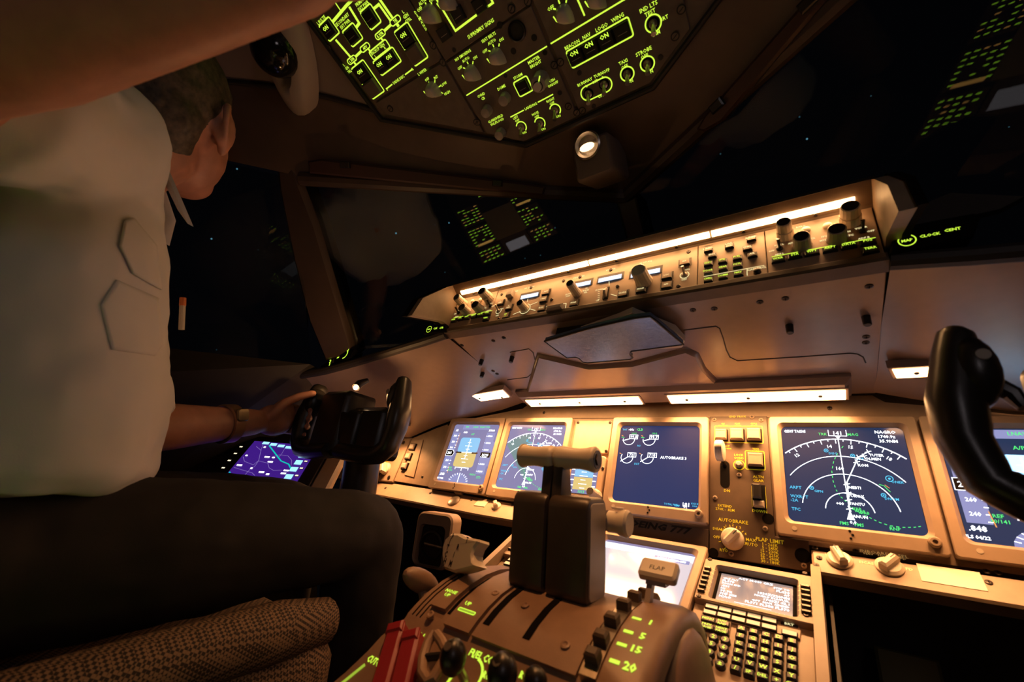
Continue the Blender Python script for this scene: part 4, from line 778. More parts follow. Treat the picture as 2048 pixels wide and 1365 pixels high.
# flap gate and flap drum on the right
b=M(); arcs(QP,-0.004,0.009,0.0875,0.1035,STEEL,b,1,None); 
for i in range(3,11):
    b.box(curve_frame(0.0955,QP[i][0]),0,0,0.006,0.013,0.011,0.013,GEARP,0.002)
b.make('flap_gate',t,30)
b=M(); DR=off(QP,0.010); rings=[]
for x,d in ((0.1045,0.008),(0.106,0.010),(0.138,0.010),(0.145,0.008),(0.149,0.003),(0.1505,-0.004)): rings.append([Vector((x,y,z)) for y,z in off(QP,d)+[(-0.60,-0.275),(-0.60,-0.45),(-0.28,-0.45)]])
rings.append([Vector((0.1505,y,z)) for y,z in off(QP,-0.010)+[(-0.59,-0.275),(-0.59,-0.44),(-0.29,-0.44)]]); rings.append([Vector((0.146,y,z)) for y,z in off(QP,-0.012)+[(-0.59,-0.275),(-0.59,-0.44),(-0.29,-0.44)]])
b.loft(rings,QM,caps=True); 
for (px,py),s in (((1290,1250),'1'),((1275,1268),'5'),((1262,1302),'15'),((1250,1350),'20')):
    y={'1':-0.443,'5':-0.465,'15':-0.482,'20':-0.498}[s]; f=curve_frame(0.124,y); f.o=f.o+f.z*0.0106; b.text(f,0.0045,0,0,0.0080,s,LEG,bold=0.04); b.quad(f,-0.0095,0,0.0095,0.0040,0,LEG)
b.make('flap_drum',t,40)
b=M(); c=Vector((0.1495,-0.40,-0.30)); b.blob(c,(0.022,0.105,0.125),QM,24); b.make('side_dome',t,60)
LEVM=mat('lever_case_plastic',(0.055,0.040,0.030),0.4,noise=0.1)
def lever(x0,x1,label,end):
    lv=M(); prof=rrect(-0.413,-0.1145,0.056,0.116,0.014,5); F=Fr((0,0,0),(0,1,0),(0,0,1))
    def slab(b,pr,a,c,m,r): 
        rings=[]
        for x,d in ((a,r),(a+r*0.3,r*0.3),(a+r,0),(c-r,0),(c-r*0.3,r*0.3),(c,r)): rings.append([Vector((x,y,z)) for y,z in inset(pr,d)])
        b.loft(rings,m)
    slab(lv,prof,x0,x1,LEVM,0.005); cas=lv.make('thrust_lever',t,40); cas['label']=label
    xi=0.0008 if x0>=0 else -0.0148; b=M(); slab(b,[(-0.432,-0.064),(-0.400,-0.064),(-0.409,-0.018),(-0.428,-0.018)],xi,xi+0.014,LEVM,0.002); b.make('shaft',cas,40)
    H=Fr((0,-0.420,-0.0115),(0,0,1),(0,1,0)) if x0<0 else Fr((0,-0.420,-0.0115),(0,1,0),(0,0,1)); L=abs(x1) if x0>=0 else abs(x0)
    b=M(); s=1
    b.lathe(H,0,0,[(0.0120,0.0006),(0.0140,0.002),(0.0150,0.008),(0.0145,0.014),(0.0130,0.026),(0.0127,0.034),(0.0138,0.044),(0.0158,0.053),(0.0160,L-0.001),(0.0140,L+0.0015)],IVORY,28); b.make('grip',cas,60)
    if end: b=M(); b.prism(Fr((x1-0.0005,0,0),(0,1,0),(0,0,1)),inset(prof,0.006),0.0,0.0015,GREYK,0.0006); b.make('side_plate',cas,40)
    if end: b=M(); b.cyl(H,0,0,L+0.0015,0.0008,0.0115,BLACK,20); b.lathe(H,0,0,[(0.008,L+0.002),(0.0075,L+0.004)],SCREW,6); b.make('go_around_button',cas)
    for k in (0.012,): b=M(); slab(b,[(-0.418,-0.17),(-0.402,-0.17),(-0.402,-0.20),(-0.418,-0.20)],(x0+x1)/2-0.006,(x0+x1)/2+0.006,BLACK,0.001); b.make('stem',cas)
lever(-0.0515,-0.0015,'left thrust lever with ivory grip and dark boxy body',False); lever(0.0015,0.0565,'right thrust lever with ivory grip ending in dark button',True)
b=M(); H=Fr((0.055,-0.375,-0.085),(0,1,0),(0,0,1)); b.lathe(H,0,0,[(0.013,0),(0.013,0.012),(0.0155,0.016),(0.0165,0.024),(0.014,0.027)],IVORY,24); b.lathe(Fr((0.068,-0.375,-0.070),X1,(0,1,0)),0,0,[(0.0065,0),(0.006,0.003)],IVORY,14); b.make('friction_knob',t)
# flap lever
b=M(); b.extrude_x([(-0.418,-0.190),(-0.406,-0.190),(-0.376,-0.141),(-0.388,-0.141)],0.1065,0.1125,GREYK); b.extrude_x([(-0.392,-0.143),(-0.370,-0.143),(-0.368,-0.136),(-0.390,-0.136)],0.106,0.128,GREYK); fl=b.make('flap_lever',t)
H=Fr((0.118,-0.379,-0.1325),(1,0.0,0),yz(35)); b=M(); b.prism(H,rrect(0,0,0.042,0.026,0.004,3),0.0,0.010,IVORY,0.003); b.text(H,0,-0.002,0.0103,0.0058,'FLAP',BLKINK,bold=0.0); b.make('flap_grip',fl)
# pitch trim handle
o=sight(918,1106,-0.127); H=Fr(o,(1,-0.35,0),(0.12,0.32,0.94)); H=Fr(o,(0.94,-0.34,0),(0.34*0.25,0.94*0.25,0.968))
out=[H.m(*zq(x,y)) for x,y in ((850,237),(905,236),(950,262),(1045,280),(1047,298),(1015,338),(1000,385),(1003,430),(1030,468),(965,492),(872,515),(800,488),(788,400),(790,335),(812,272))]
b=M(); b.prism(H,out,-0.018,0.0,IVORY,0.003)
for s,x,y,rot in (('P',868,258,0.15),('I',848,292,0.15),('T',832,335,0.1),('C',820,382,0.05),('H',812,432,0),('T',968,285,0.15),('R',905,335,0.1),('I',875,388,0.05),('M',852,450,0)): u,v=H.m(*zq(x,y),0.0003); b.text(H,u,v,0.0004,0.0074,s,BLACK,bold=0.02)
tr=b.make('pitch_trim_handle',t,40)
b=M(); b.tube([H.p(0.002,-0.018,-0.010),Vector((-0.127,-0.437,-0.175))],0.006,BLACK,10); b.make('stem',tr)
b=M(); c=sight(842,1163,-0.160); b.blob(c,(0.014,0.034,0.014),QM,18,Matrix.Rotation(R(-25),3,'X')); b.tube([c,c+Vector((0.02,0.0,-0.04))],0.006,QM,10); b.make('speed_brake_knob',t)
b=M(); c=sight(1452,1385,0.150); b.blob(c,(0.030,0.030,0.022),QM,18); b.tube([c,c+Vector((-0.01,0.02,-0.08))],0.012,QM,10); b.make('trim_knob',t)
# aft pedestal behind the quadrant: radio panels that show only as reflections in the windshield
t=thing('radio_pedestal','brown aft pedestal with glowing radio panels seen mirrored in the windshield','console',(0,-1.2,-0.6))
RLEG=glow('radio_legend',(0.5,1.0,0.05),3.0); RAMB=glow('radio_digits',(1.0,0.5,0.12),2.5); PB=Fr((0,-1.02,-0.385),X1,(0,1,0)); b=M(); b.box(PB,0,-0.08,-0.36,0.42,0.74,0.36,GEARP); b.make('body',t)
for i,(x,y,n) in enumerate(((-0.14,0.15,0),(0.14,0.15,1),(-0.14,0.0,1),(0.14,0.0,0),(-0.14,-0.15,0),(0.14,-0.15,1),(0,-0.30,0))):
    b=M(); b.box(PB,x,y,0,0.125,0.13,0.004,PANEL,0.001)
    for r_ in range(6):
        for c_ in range(5):
            if rnd.random()<0.8: b.quad(PB,x-0.045+c_*0.0225,y-0.05+r_*0.02,0.013,0.0055,0.0043,RLEG if rnd.random()<0.75 else RAMB)
    if n: b.quad(PB,x,y+0.055,0.08,0.014,0.0045,RAMB)
    b.make('radio_panel',t)
b=M(); b.box(PB,0,0.06,0,0.14,0.24,0.004,PANEL,0.001); b.quad(PB,0,0.135,0.105,0.06,0.0045,PALE); b.box(PB,0.0,-0.03,0.004,0.165,0.20,0.004,mat('tan_checklist',(0.75,0.58,0.33),0.6)); b.make('centre_keypad',t)
# left air outlet below the shelf
c=sight(868,1080,-0.44); F=Fr(c,(0.97,0.2,0),(0,0.05,1)); t=thing('air_outlet','square beige air outlet with round nozzle beside pilot knee','vent',c)
b=M(); o4=rrect(0,0,0.095,0.112,0.018,5); i4=rrect(-0.004,-0.012,0.066,0.080,0.010,5); b.loft([[F.p(u,v,w) for u,v in L] for L,w in ((o4,-0.03),(o4,0.006),(inset(o4,0.004),0.010),(inset(i4,-0.002),0.008),(i4,-0.002),(i4,-0.03))],BEZEL,caps=False); b.make('frame',t)
b=M(); b.quad(F,-0.004,-0.012,0.07,0.085,-0.004,BLACK); b.lathe(F,-0.004,-0.012,[(0.030,-0.004),(0.030,0.004),(0.026,0.006),(0.024,0.002),(0.0235,-0.002)],SCREW,24); b.tube([F.p(-0.02,-0.010,0.004),F.p(0.03,-0.012,0.008)],0.003,STEEL,8); b.make('nozzle',t)
b=M(); b.tube([F.p(0,-0.04,-0.02),F.p(0,-0.02,-0.12),F.p(0,0,-0.19)],0.02,BLACK,10); b.make('duct',t)

# ================================================================== CONTROL YOKES
def yoke(s,label):
    cx=s*0.560; t=thing('control_yoke',label,'control yoke',(cx,-0.36,-0.7),'control yokes'); F=Fr((cx,-0.387,0.0),X1,(0,0.10,0.995))
    YM=mat('yoke_black',(0.022,0.018,0.015),0.32,bump=0.1,bscale=700)
    b=M()   # hub
    for x0,x1,w0,w1,v0,v1,m in ((-0.110,0.002,-0.070,0.004,-0.034,0.112,YM),(0.002,0.128,-0.065,-0.008,-0.030,0.074,YM)):
        b.prism(F,rrect((x0+x1)/2,(v0+v1)/2,x1-x0,v1-v0,0.014,4),w0,w1,m,0.010)
    b.make('hub',t,50)
    b=M(); b.prism(F,rrect(0.030,0.024,0.050,0.084,0.010,4),-0.010,0.001,YM,0.006); b.make('chart_clip_cover',t,50)
    for d in (-1,1):
        pts=[(0.02*d,-0.022),(0.10*d,-0.028),(0.140*d,-0.025),(0.163*d,-0.008),(0.1715*d,0.028),(0.1700*d,0.062),(0.1640*d,0.092),(0.1590*d,0.118),(0.1570*d,0.134)]
        P=[]
        for i in range(len(pts)-1):
            for k in range(3): P.append(Vector(pts[i]).lerp(Vector(pts[i+1]),k/3))
        P.append(Vector(pts[-1])); n=len(P); rad=[]
        for i in range(n): f=i/(n-1); rad.append(0.0175+0.0030*math.exp(-((f-0.60)/0.13)**2)-0.0050*max(0,(f-0.80)/0.20)-(0.004 if i==n-1 else 0))
        b=M(); b.tube([F.p(p.x,p.y,-0.006-0.010*i/n) for i,p in enumerate(P)],rad,YM,18,1.35,up=F.x); b.blob(F.p(0.156*d,0.090,-0.014),(0.021,0.028,0.036),YM,20); g=b.make('grip',t,60)
        b=M(); b.cyl(F,0.150*d,0.098,0.008,0.006,0.005,GREYK,12); b.make('trim_switch',g)
        b=M(); b.tube([F.p(0.142*d,0.085,-0.03),F.p(0.128*d,0.074,-0.034),F.p(0.124*d,0.060,-0.030)],[0.009,0.008,0.005],BLACK,10); b.make('trigger',g)
    b=M(); a=Vector((cx,-0.318,0.03)); b.tube([a,Vector((cx,-0.316,-0.02)),Vector((cx,-0.305,-0.30)),Vector((cx,-0.28,-0.72))],[0.037,0.039,0.040,0.044],YM,20); b.make('column',t,60)
    b=M(); b.tube([Vector((cx,-0.30,0.03)),Vector((cx,-0.385,0.03))],0.03,BLACK,16); b.make('shaft',t)
yoke(-1,'black control yoke gripped by the pilot at left'); yoke(1,'black control yoke in near foreground at right edge')

# ---- document pouch and dark footwell at right
t=thing('footwell_lining','dark brown footwell lining below the right shelf','lining',(0.6,0.0,-0.75)); b=M(); b.extrude_x([(0.10,-0.18),(0.12,-0.18),(0.14,-0.75),(0.12,-0.75)],0.266,1.1,DARK); b.make('rear_panel',t)
b=M(); b.prism(Fr((0.27,0,0),(0,1,0),(0,0,1)),[(-0.35,-0.75),(0.1,-0.75),(0.1,-0.18),(-0.06,-0.18),(-0.35,-0.33)],0.0,0.004,DARK); b.make('side_panel',t)
t=thing('rudder_pedal','dim olive rudder pedal deep in the right footwell','pedal',(0.357,0.07,-0.29)); c=Vector((0.357,0.07,-0.29)); F=Fr(c,X1,(0,0.5,0.86)); b=M(); b.box(F,0.0,-0.03,0,0.075,0.11,0.02,mat('olive_pedal',(0.16,0.13,0.04),0.6),0.004); b.make('pad',t); b=M(); b.tube([F.p(0,-0.06,0),F.p(0,-0.1,-0.05),Vector((c.x,c.y+0.02,-0.74))],0.012,BLACK,8); b.make('arm',t)

# ================================================================== OVERHEAD PANEL
z2=Z(OVH,560,0,4.096); z3=Z(OVH,900,0,4.096); W=0.0005
t=thing('overhead_panel','dark brown overhead panel frame with angled front corners','panel',OVH.p(0,0.3))
out=[(-0.126,-0.002),(0.126,-0.002),(0.394,0.168),(0.405,0.75),(-0.405,0.75),(-0.394,0.168)]
b=M(); b.prism(OVH,out,-0.05,-0.004,OVHP,0.003); b.make('back_plate',t)
b=M(); b.tube([OVH.p(u,v,0.0) for u,v in out+[out[0]]],0.005,DARK,8); b.make('edge_seal',t)
def dz(t,F,pts,r=0.0065):
    for u,v in pts:
        b=M(); b.ring(F,u,v,0.0012,r*0.72,r,BLACK,seg=20); b.cyl(F,u,v,0.0,0.0018,r*0.7,OVHP,16); b.line(F,[(u-r*0.5,v-r*0.3),(u+r*0.5,v+r*0.3)],0.0022,0.0014,BLACK); b.make('fastener',t)
def ot(b,q,s,h=0.0062,rot=0.0,m=LEG,al=0.5): b.text(OVH,q[0],q[1],W,h*0.76,s,m,bold=0.012,al=al,rot=rot,sx=0.92)
def orect(b,p,q,r=0.003,wd=0.0022): b.line(OVH,rrect((p[0]+q[0])/2,(p[1]+q[1])/2,abs(q[0]-p[0]),abs(q[1]-p[1]),r,3),W,wd,LEG,True)
def pknobO(t,u,v,ang,s=1.0,m=IVORY,glowline=True):    # tapered pointer knob
    g=OVH.sub(u,v,0,R(ang)); b=M(); L=0.0150*s
    rings=[]
    for w,k in ((0,1.0),(0.006,0.95),(0.014,0.82),(0.020,0.66),(0.0215,0.48)):
        P=[]
        for a in range(0,360,15):
            c_,s_=math.cos(R(a)),math.sin(R(a))
            P.append((0.0125*s*k*c_,0.0125*s*k*s_) if s_>=0 else (0.0125*s*k*c_*(1+s_)**0.35,0.0200*s*k*s_))
        rings.append([g.p(x,y,w) for x,y in P])
    b.loft(rings,m)
    if glowline: b.line(g,[(-0.0075*s,-0.003),(-0.0095*s,0.004),(-0.0070*s,0.0115)],0.0150,0.0020,LEG)
    return b.make('selector_knob',t,50)
def oring(b,q,r=0.0105,a0=0,a1=360): b.ring(OVH,q[0],q[1],W,r-0.0016,r+0.0004,LEG,a0,a1)
def ocap(t,q,du,dv,s,dy=0.004):
    b=M(); b.box(OVH,q[0],q[1],0,du,dv,0.007,BLACK,0.0015); b.line(OVH,[(q[0]-du*0.3,q[1]-dv*0.12),(q[0]+du*0.3,q[1]-dv*0.12)],0.0072,0.0008,GREYK)
    if s: b.text(OVH,q[0],q[1]+dy,0.0073,0.0062,s,LEG,bold=0.03)
    b.make('switch',t)
# electrical schematic panel
t=thing('electrical_panel','overhead panel with green power-line diagram and dark square switches','panel',OVH.p(-0.28,0.35))
b=M(); b.prism(OVH,[(-0.381,0.203),(-0.1915,0.195),(-0.1915,0.62),(-0.381,0.62)],-0.0038,0,OVHP,0.001)
orect(b,z2(318,215),z2(490,265)); orect(b,z2(510,262),z2(682,312)); orect(b,z2(655,103),z2(832,175)); orect(b,z2(935,265),z2(1215,466)); orect(b,z2(728,430),z2(905,385)); orect(b,z2(760,510),z2(996,500)); orect(b,z2(585,565),z2(857,745))
orect(b,z2(130,-15),z2(328,60)); orect(b,z2(430,-15),z2(610,-10))
for P,wd in (([(545,45),(430,182)],0.0045),([(620,-30),(545,45)],0.0045),([(568,55),(650,190),(625,225)],0.0045),([(815,-10),(972,218)],0.0045),([(770,70),(812,35),(915,182)],0.0040),([(457,325),(600,492)],0.0045),([(590,492),(705,382)],0.0040),([(820,285),(950,165)],0.0040),([(725,400),(748,432)],0.0035),([(825,308),(848,335)],0.0035),([(600,500),(622,528)],0.004),([(945,170),(975,215)],0.004),([(872,728),(920,690)],0.0022),([(1025,612),(1083,568)],0.0022)):
    b.line(OVH,[z2(*p) for p in P],W,wd,LEG)
for q,s in (((590,490),'L XFR'),((697,388),'APU'),((822,282),'R XFR'),((945,168),'TIE')):
    u,v=z2(*q); P=rrect(u,v,0.024,0.0085,0.004,4); b.fill(OVH,P,W+0.0001,OVHP); b.line(OVH,P,W+0.0002,0.0018,LEG,True); b.text(OVH,u,v,W+0.0003,0.0042,s,LEG,bold=0.03)
for q,s,h in (((338,163),'L BUS TIE',0.0062),((522,178),'SECONDARY\nEXT PWR',0.0066),((672,28),'PRIMARY\nEXT PWR',0.0066),((1030,130),'L\nGEN\nCTRL',0.0062),((545,560),'L\nGEN\nCTRL',0.0062),((800,402),'BACKUP GEN',0.0062),((783,460),'L',0.0062),((860,390),'R',0.0062),((972,652),'DRIVE DISC',0.0062),((876,730),'L',0.006),((1087,565),'R',0.006)): ot(b,z2(*q),s,h)
b.make('panel_plate',t)
mid=lambda p,q:((p[0]+q[0])/2,(p[1]+q[1])/2)
def osw(p,q,s):
    p,q=z2(*p),z2(*q); c=mid(p,q); ocap(t,c,abs(q[0]-p[0])-0.006,abs(q[1]-p[1])-0.006,s)
osw((318,215),(490,265),'ON'); osw((510,262),(682,312),''); osw((655,103),(832,175),''); osw((130,-15),(328,60),'ON')
for p,q in (((935,265),(1215,466)),((585,565),(857,745))):
    p,q=z2(*p),z2(*q); c=mid(p,q); du,dv=abs(q[0]-p[0]),abs(q[1]-p[1]); ocap(t,(c[0],c[1]+dv*0.24),du-0.006,dv*0.46,'ON'); b=M(); b.box(OVH,c[0],c[1]-dv*0.24,0,du-0.007,dv*0.46,0.012,OVHP,0.003); b.line(OVH,[(c[0]+du*0.36,c[1]-dv*0.42),(c[0]+du*0.36,c[1]-dv*0.06)],0.0092,0.0015,LEGD); b.make('switch_guard',t)
p,q=z2(760,510),z2(996,500); c=mid(p,q); du=abs(q[0]-p[0])
for s in (-1,1): ocap(t,(c[0]+s*du*0.24,c[1]),du*0.44,abs(q[1]-p[1])-0.006,'ON')
dz(t,OVH,[z2(1255,370),z2(400,390),z2(155,425)])
t=thing('wiper_panel','plain overhead corner panel with one wiper knob','panel',OVH.p(-0.25,0.13))
b=M(); b.prism(OVH,[(-0.375,0.172),(-0.1935,0.054),(-0.1935,0.1915),(-0.378,0.198)],-0.0038,0,OVHP,0.001)
for q,s in (((1165,588),'L WIPER'),((1205,650),'OFF'),((1278,633),'INT'),((1343,687),'LOW'),((1370,760),'HIGH')): ot(b,z2(*q),s,0.0060)
for P in ([(1218,668),(1228,690)],[(1270,655),(1268,685)],[(1318,700),(1302,712)],[(1335,765),(1315,752)]): b.line(OVH,[z2(*p) for p in P],W,0.0018,LEG)
b.make('panel_plate',t); pknobO(t,*z2(1255,725),30); dz(t,OVH,[z2(1335,510),z2(905,890),z2(1610,1000)])
# cabin sign and light panel
t=thing('lighting_panel','overhead panel with cabin sign knobs dimmers and landing light switches','panel',OVH.p(-0.1,0.1))
b=M(); b.prism(OVH,[(-0.1885,0.051),(-0.126,0.006),(-0.007,0.006),(-0.007,0.187),(-0.1885,0.187)],-0.0038,0,OVHP,0.001)
for q,s,h in (((250,235),'SUPRNMRY SIGNS',0.0070),((316,305),'SEAT BELTS',0.0058),((342,342),'AUTO',0.0058),((287,418),'OFF',0.0058),((420,324),'ON',0.0058),((105,452),'NO SMOKING',0.0058),((130,487),'AUTO',0.0058),((205,472),'ON',0.0058),((82,556),'OFF',0.0058),((556,625),'STORM',0.0058),((694,507),'MASTER\nBRIGHT',0.0064),((838,675),'PUSH\nON/OFF',0.0056),((422,716),'DOME',0.0062),((264,792),'OVHD\nCB',0.0060),((380,985),'GLARESHIELD\nPNL/FLOOD',0.0058),((662,870),'LANDING',0.0060),((545,975),'LEFT\nOFF',0.0056),((705,942),'NOSE\nOFF',0.0056),((830,832),'RIGHT\nOFF',0.0056),((610,1086),'ON',0.0056),((765,1057),'ON',0.0056),((888,952),'ON',0.0056)): ot(b,z3(*q),s,h)
b.line(OVH,[z3(135,782),z3(795,378)],W,0.0020,LEG); b.line(OVH,[z3(495,960),z3(605,902)],W,0.0020,LEG); b.line(OVH,[z3(720,838),z3(845,772)],W,0.0020,LEG)
orect(b,z3(518,680),z3(682,737))
for P in ([(350,362),(360,385)],[(405,355),(400,380)],[(315,415),(332,420)],[(140,505),(150,525)],[(190,500),(186,525)],[(108,555),(125,560)],[(445,825),(438,850)],[(700,735),(720,725)]): b.line(OVH,[z3(*p) for p in P],W,0.0018,LEG)
for q in ((585,1040),(737,1008),(862,900)): oring(b,z3(*q),0.0105,-60,150)
for q,r in (((550,255),0.0155),((408,205),0.0050),((690,308),0.0050),((520,418),0.0050)): u,v=z3(*q); b.ring(OVH,u,v,W,0,r,BLACK)
b.make('panel_plate',t)
for q,a in (((385,455),32),((180,590),32)): pknobO(t,*z3(*q),a)
for q,r in (((310,900),0.0095),((456,800),0.0100),((420,1085),0.0095)): u,v=z3(*q); pknob(t,u,v,r,0.016,GREYK,'dimmer_knob',False,OVH)
u,v=z3(750,650); o=pknob(t,u,v,0.0140,0.024,GREYK,'master_knob',False,OVH); b=M(); b.cyl(OVH,u-0.001,v-0.002,0.024,0.005,0.0072,IVORY,20); b.ring(OVH,u-0.001,v-0.002,0.0245,0.0072,0.0088,BLACK); b.line(OVH,[(u+0.004,v+0.004),(u+0.010,v+0.011)],0.0245,0.002,LEG); b.make('push_button',t)
p,q=z3(518,680),z3(682,737); ocap(t,mid(p,q),abs(q[0]-p[0])-0.006,abs(q[1]-p[1])-0.006,'')
for q in ((582,1040),(735,1010),(858,903)): toggle(t,*z3(*q),F=OVH,r=0.0085,l=0.020,up=-0.5)
b=M(); u,v=z3(550,255); b.lathe(OVH,u,v,[(0.0150,0),(0.0150,0.004),(0.0125,0.005),(0.011,0.001)],BLACK,24); b.make('jack_socket',t)
dz(t,OVH,[z3(855,532),z3(1040,922),z3(228,1000),z3(970,870)]); 
for q in ((35,410),(455,620),(775,430)): u,v=z3(*q); b=M(); b.cyl(OVH,u,v,0,0.001,0.0035,DARK,10); b.make('screw',t)
# exterior light panel
t=thing('exterior_light_panel','overhead panel with four lit square switches and round toggle switches at right','panel',OVH.p(0.09,0.12))
b=M(); b.prism(OVH,[(-0.001,0.006),(0.124,0.006),(0.196,0.052),(0.196,0.45),(-0.001,0.45)],-0.0038,0,OVHP,0.001)
for q,s,h in (((1000,365),'BEACON',0.0066),((1118,293),'NAV',0.0066),((1242,222),'LOGO',0.0070),((1372,144),'WING',0.0070),((1632,78),'IND LTS\nTEST',0.0072),((1755,147),'BRT',0.0066),((1690,272),'DIM',0.0066),((1586,420),'STROBE',0.0070),((1594,460),'OFF',0.0066),((1638,590),'ON',0.0064),((1418,507),'TAXI',0.0066),((1431,545),'OFF',0.0062),((1476,668),'ON',0.0062),((1105,671),'RUNWAY',0.0062),((1242,600),'TURNOFF',0.0062),((1119,703),'L',0.0055),((1254,633),'R',0.0055),((1188,668),'OFF',0.0058),((1234,786),'ON',0.0060),((826,65),'OFF',0.0064)): ot(b,z3(*q),s,h)
b.line(OVH,[z3(825,358),z3(1440,-12)],W,0.0022,LEG); b.line(OVH,[z3(1035,-30),z3(1103,128)],W,0.0026,LEG); b.line(OVH,[z3(845,70),z3(868,75)],W,0.0022,LEG); b.line(OVH,[z3(888,0),z3(900,30)],W,0.0022,LEG); b.line(OVH,[z3(955,0),z3(950,22)],W,0.0022,LEG)
orect(b,z3(950,425),z3(1505,290))
p,q=z3(1132,768),z3(1265,690); g=mid(p,q); b.line(OVH,rrect(g[0],g[1],math.dist(p,q)+0.024,0.023,0.0115,8),W,0.0020,LEG,True)
for q,r in (((1665,192),0.0118),((1617,522),0.0112),((1452,605),0.0112)): oring(b,z3(*q),r,0,360)
b.make('panel_plate',t)
p,q=z3(950,425),z3(1505,290); c=mid(p,q); du,dv=abs(q[0]-p[0]),abs(q[1]-p[1])
for i,s in enumerate(('ON','ON','ON','')): ocap(t,(c[0]+du*(i-1.5)/4,c[1]),du*0.235,dv-0.006,s,0.007)
for q in ((1665,192),(1617,522),(1452,605),(1135,768),(1262,690)): u,v=z3(*q); b=M(); b.cyl(OVH,u,v,0,0.0015,0.0085,MATTE,18); b.make('switch_well',t); toggle(t,u,v,F=OVH,r=0.0085,l=0.020,up=-0.45)
pknobO(t,*z3(935,110),32); pknobO(t,*z3(1195,-15),32)
dz(t,OVH,[z3(905,508),z3(1085,905),z3(1895,75),z3(1845,295)])
for q in ((1178,870),(1725,470),(1060,597),(900,760),(780,430)): u,v=z3(*q); b=M(); b.cyl(OVH,u,v,0,0.001,0.004,DARK,10); b.make('screw',t)
t=thing('temperature_panel','overhead panel with round knobs above cabin sign knobs','panel',OVH.p(-0.1,0.25))
b=M(); b.prism(OVH,[(-0.1885,0.190),(-0.007,0.190),(-0.007,0.45),(-0.1885,0.45)],-0.0038,0,OVHP,0.001)
b.line(OVH,[z2(1275,-20),z2(1438,252),z2(1745,22),z2(1720,-30)],W,0.0032,LEG)
for q,s,r in (((1145,75),'OFF',0),((1165,15),'ALTN',0),((1240,0),'ON',0)): ot(b,z2(*q),s,0.0062)
for i,s in enumerate('DEMAND'): ot(b,z2(1110+i*17,100+i*27),s,0.0056)
for P in ([(1165,88),(1182,92)],[(1190,20),(1200,38)],[(1240,18),(1243,35)]): b.line(OVH,[z2(*p) for p in P],W,0.0022,LEG)
b.make('panel_plate',t); pknobO(t,*z2(1235,110),32,1.1); pknobO(t,*z2(1375,5),32)
for q in ((1465,118),(1350,268),(1640,35)): ocap(t,z2(*q),0.022,0.020,'')
dz(t,OVH,[z3(640,10),z3(505,70)])

# ================================================================== LINING, WINDOWS, POSTS
PN=Vector((0.378,-0.661,-0.648)).normalized(); PA=Vector((-0.15,-0.257,0.565)); PB_=Vector((-0.634,-0.557,0.590))
ux=(PA-PB_); ux=(ux-PN*ux.dot(PN)).normalized(); uy=PN.cross(ux)
WL=Fr(PA,ux,uy)                                   # left windshield plane, facing the cockpit
mx=lambda v:Vector((-v.x,v.y,v.z))
WRt=Fr(mx(PA),(ux.x,-ux.y,-ux.z),(-uy.x,uy.y,uy.z))
GLASS=bpy.data.materials.new('window_glass'); GLASS.use_nodes=True; nt=GLASS.node_tree; nt.nodes.clear()
o_=nt.nodes.new('ShaderNodeOutputMaterial'); mxs=nt.nodes.new('ShaderNodeMixShader'); tr=nt.nodes.new('ShaderNodeBsdfTransparent'); gl=nt.nodes.new('ShaderNodeBsdfGlossy'); fr=nt.nodes.new('ShaderNodeFresnel')
gl.inputs['Roughness'].default_value=0.012; fr.inputs[0].default_value=1.65; tr.inputs[0].default_value=(0.8,0.85,0.82,1)
nt.links.new(fr.outputs[0],mxs.inputs[0]); nt.links.new(tr.outputs[0],mxs.inputs[1]); nt.links.new(gl.outputs[0],mxs.inputs[2]); nt.links.new(mxs.outputs[0],o_.inputs[0])
def pane(name,F,pts): b=M(); b.prism(F,pts,-0.010,0.0,GLASS); o=b.make(name,None,0); return struct(o)
pl_=[(0.10,-0.04),(-0.62,-0.04),(-0.62,0.60),(0.10,0.60)]
def onpane(F,pts): return [F.m(*p) for p in pts]
def wpts(s):       # windshield outline in its own plane from the measured corners
    c=[Vector((-0.012,-0.166,0.565)),PB_,Vector((-0.80,-0.31,0.245)),Vector((-0.62,-0.226,0.26)),Vector((-0.40,-0.11,0.27)),Vector((-0.012,0.10,0.285))]
    return [((p-PA).dot(WL.x),(p-PA).dot(WL.y)) for p in c]
q=wpts(1); pane('window_1',WL,q)
qr=[(-u,v) for u,v in q]; WR2=Fr(mx(PA),(ux.x,-ux.y,-ux.z),(-uy.x,uy.y,uy.z)); o=pane('window_2',WR2,[(-u,v) for u,v in q]); GLASS3=GLASS.copy(); GLASS3.name='right_windshield_glass'; [setattr(k.inputs[0],'default_value',1.36) for k in GLASS3.node_tree.nodes if k.type=='FRESNEL']; o.data.materials[0]=GLASS3
SW0,SW1,SW2,SW3=PB_+Vector((-0.03,0.0,0)),Vector((-1.12,-1.15,0.60)),Vector((-1.22,-1.10,0.16)),Vector((-0.83,-0.34,0.20))
SF=Fr(SW0,SW0-SW1,(SW0-SW3)); 
b=M(); n=(SW1-SW0).cross(SW3-SW0).normalized(); GLASS2=GLASS.copy(); GLASS2.name='low_reflect_side_glass'; [setattr(q.inputs[0],'default_value',1.22) for q in GLASS2.node_tree.nodes if q.type=='FRESNEL']; b.loft([[SW0,SW1,SW2,SW3],[p-n*0.01 for p in (SW0,SW1,SW2,SW3)]],GLASS2); struct(b.make('window_3',None,0))  # Fresnel index lowered so the side panes mirror less of the cabin
b=M(); b.loft([[mx(p) for p in (SW0,SW1,SW2,SW3)],[mx(p-n*0.01) for p in (SW0,SW1,SW2,SW3)]],GLASS2); struct(b.make('window_4',None,0))
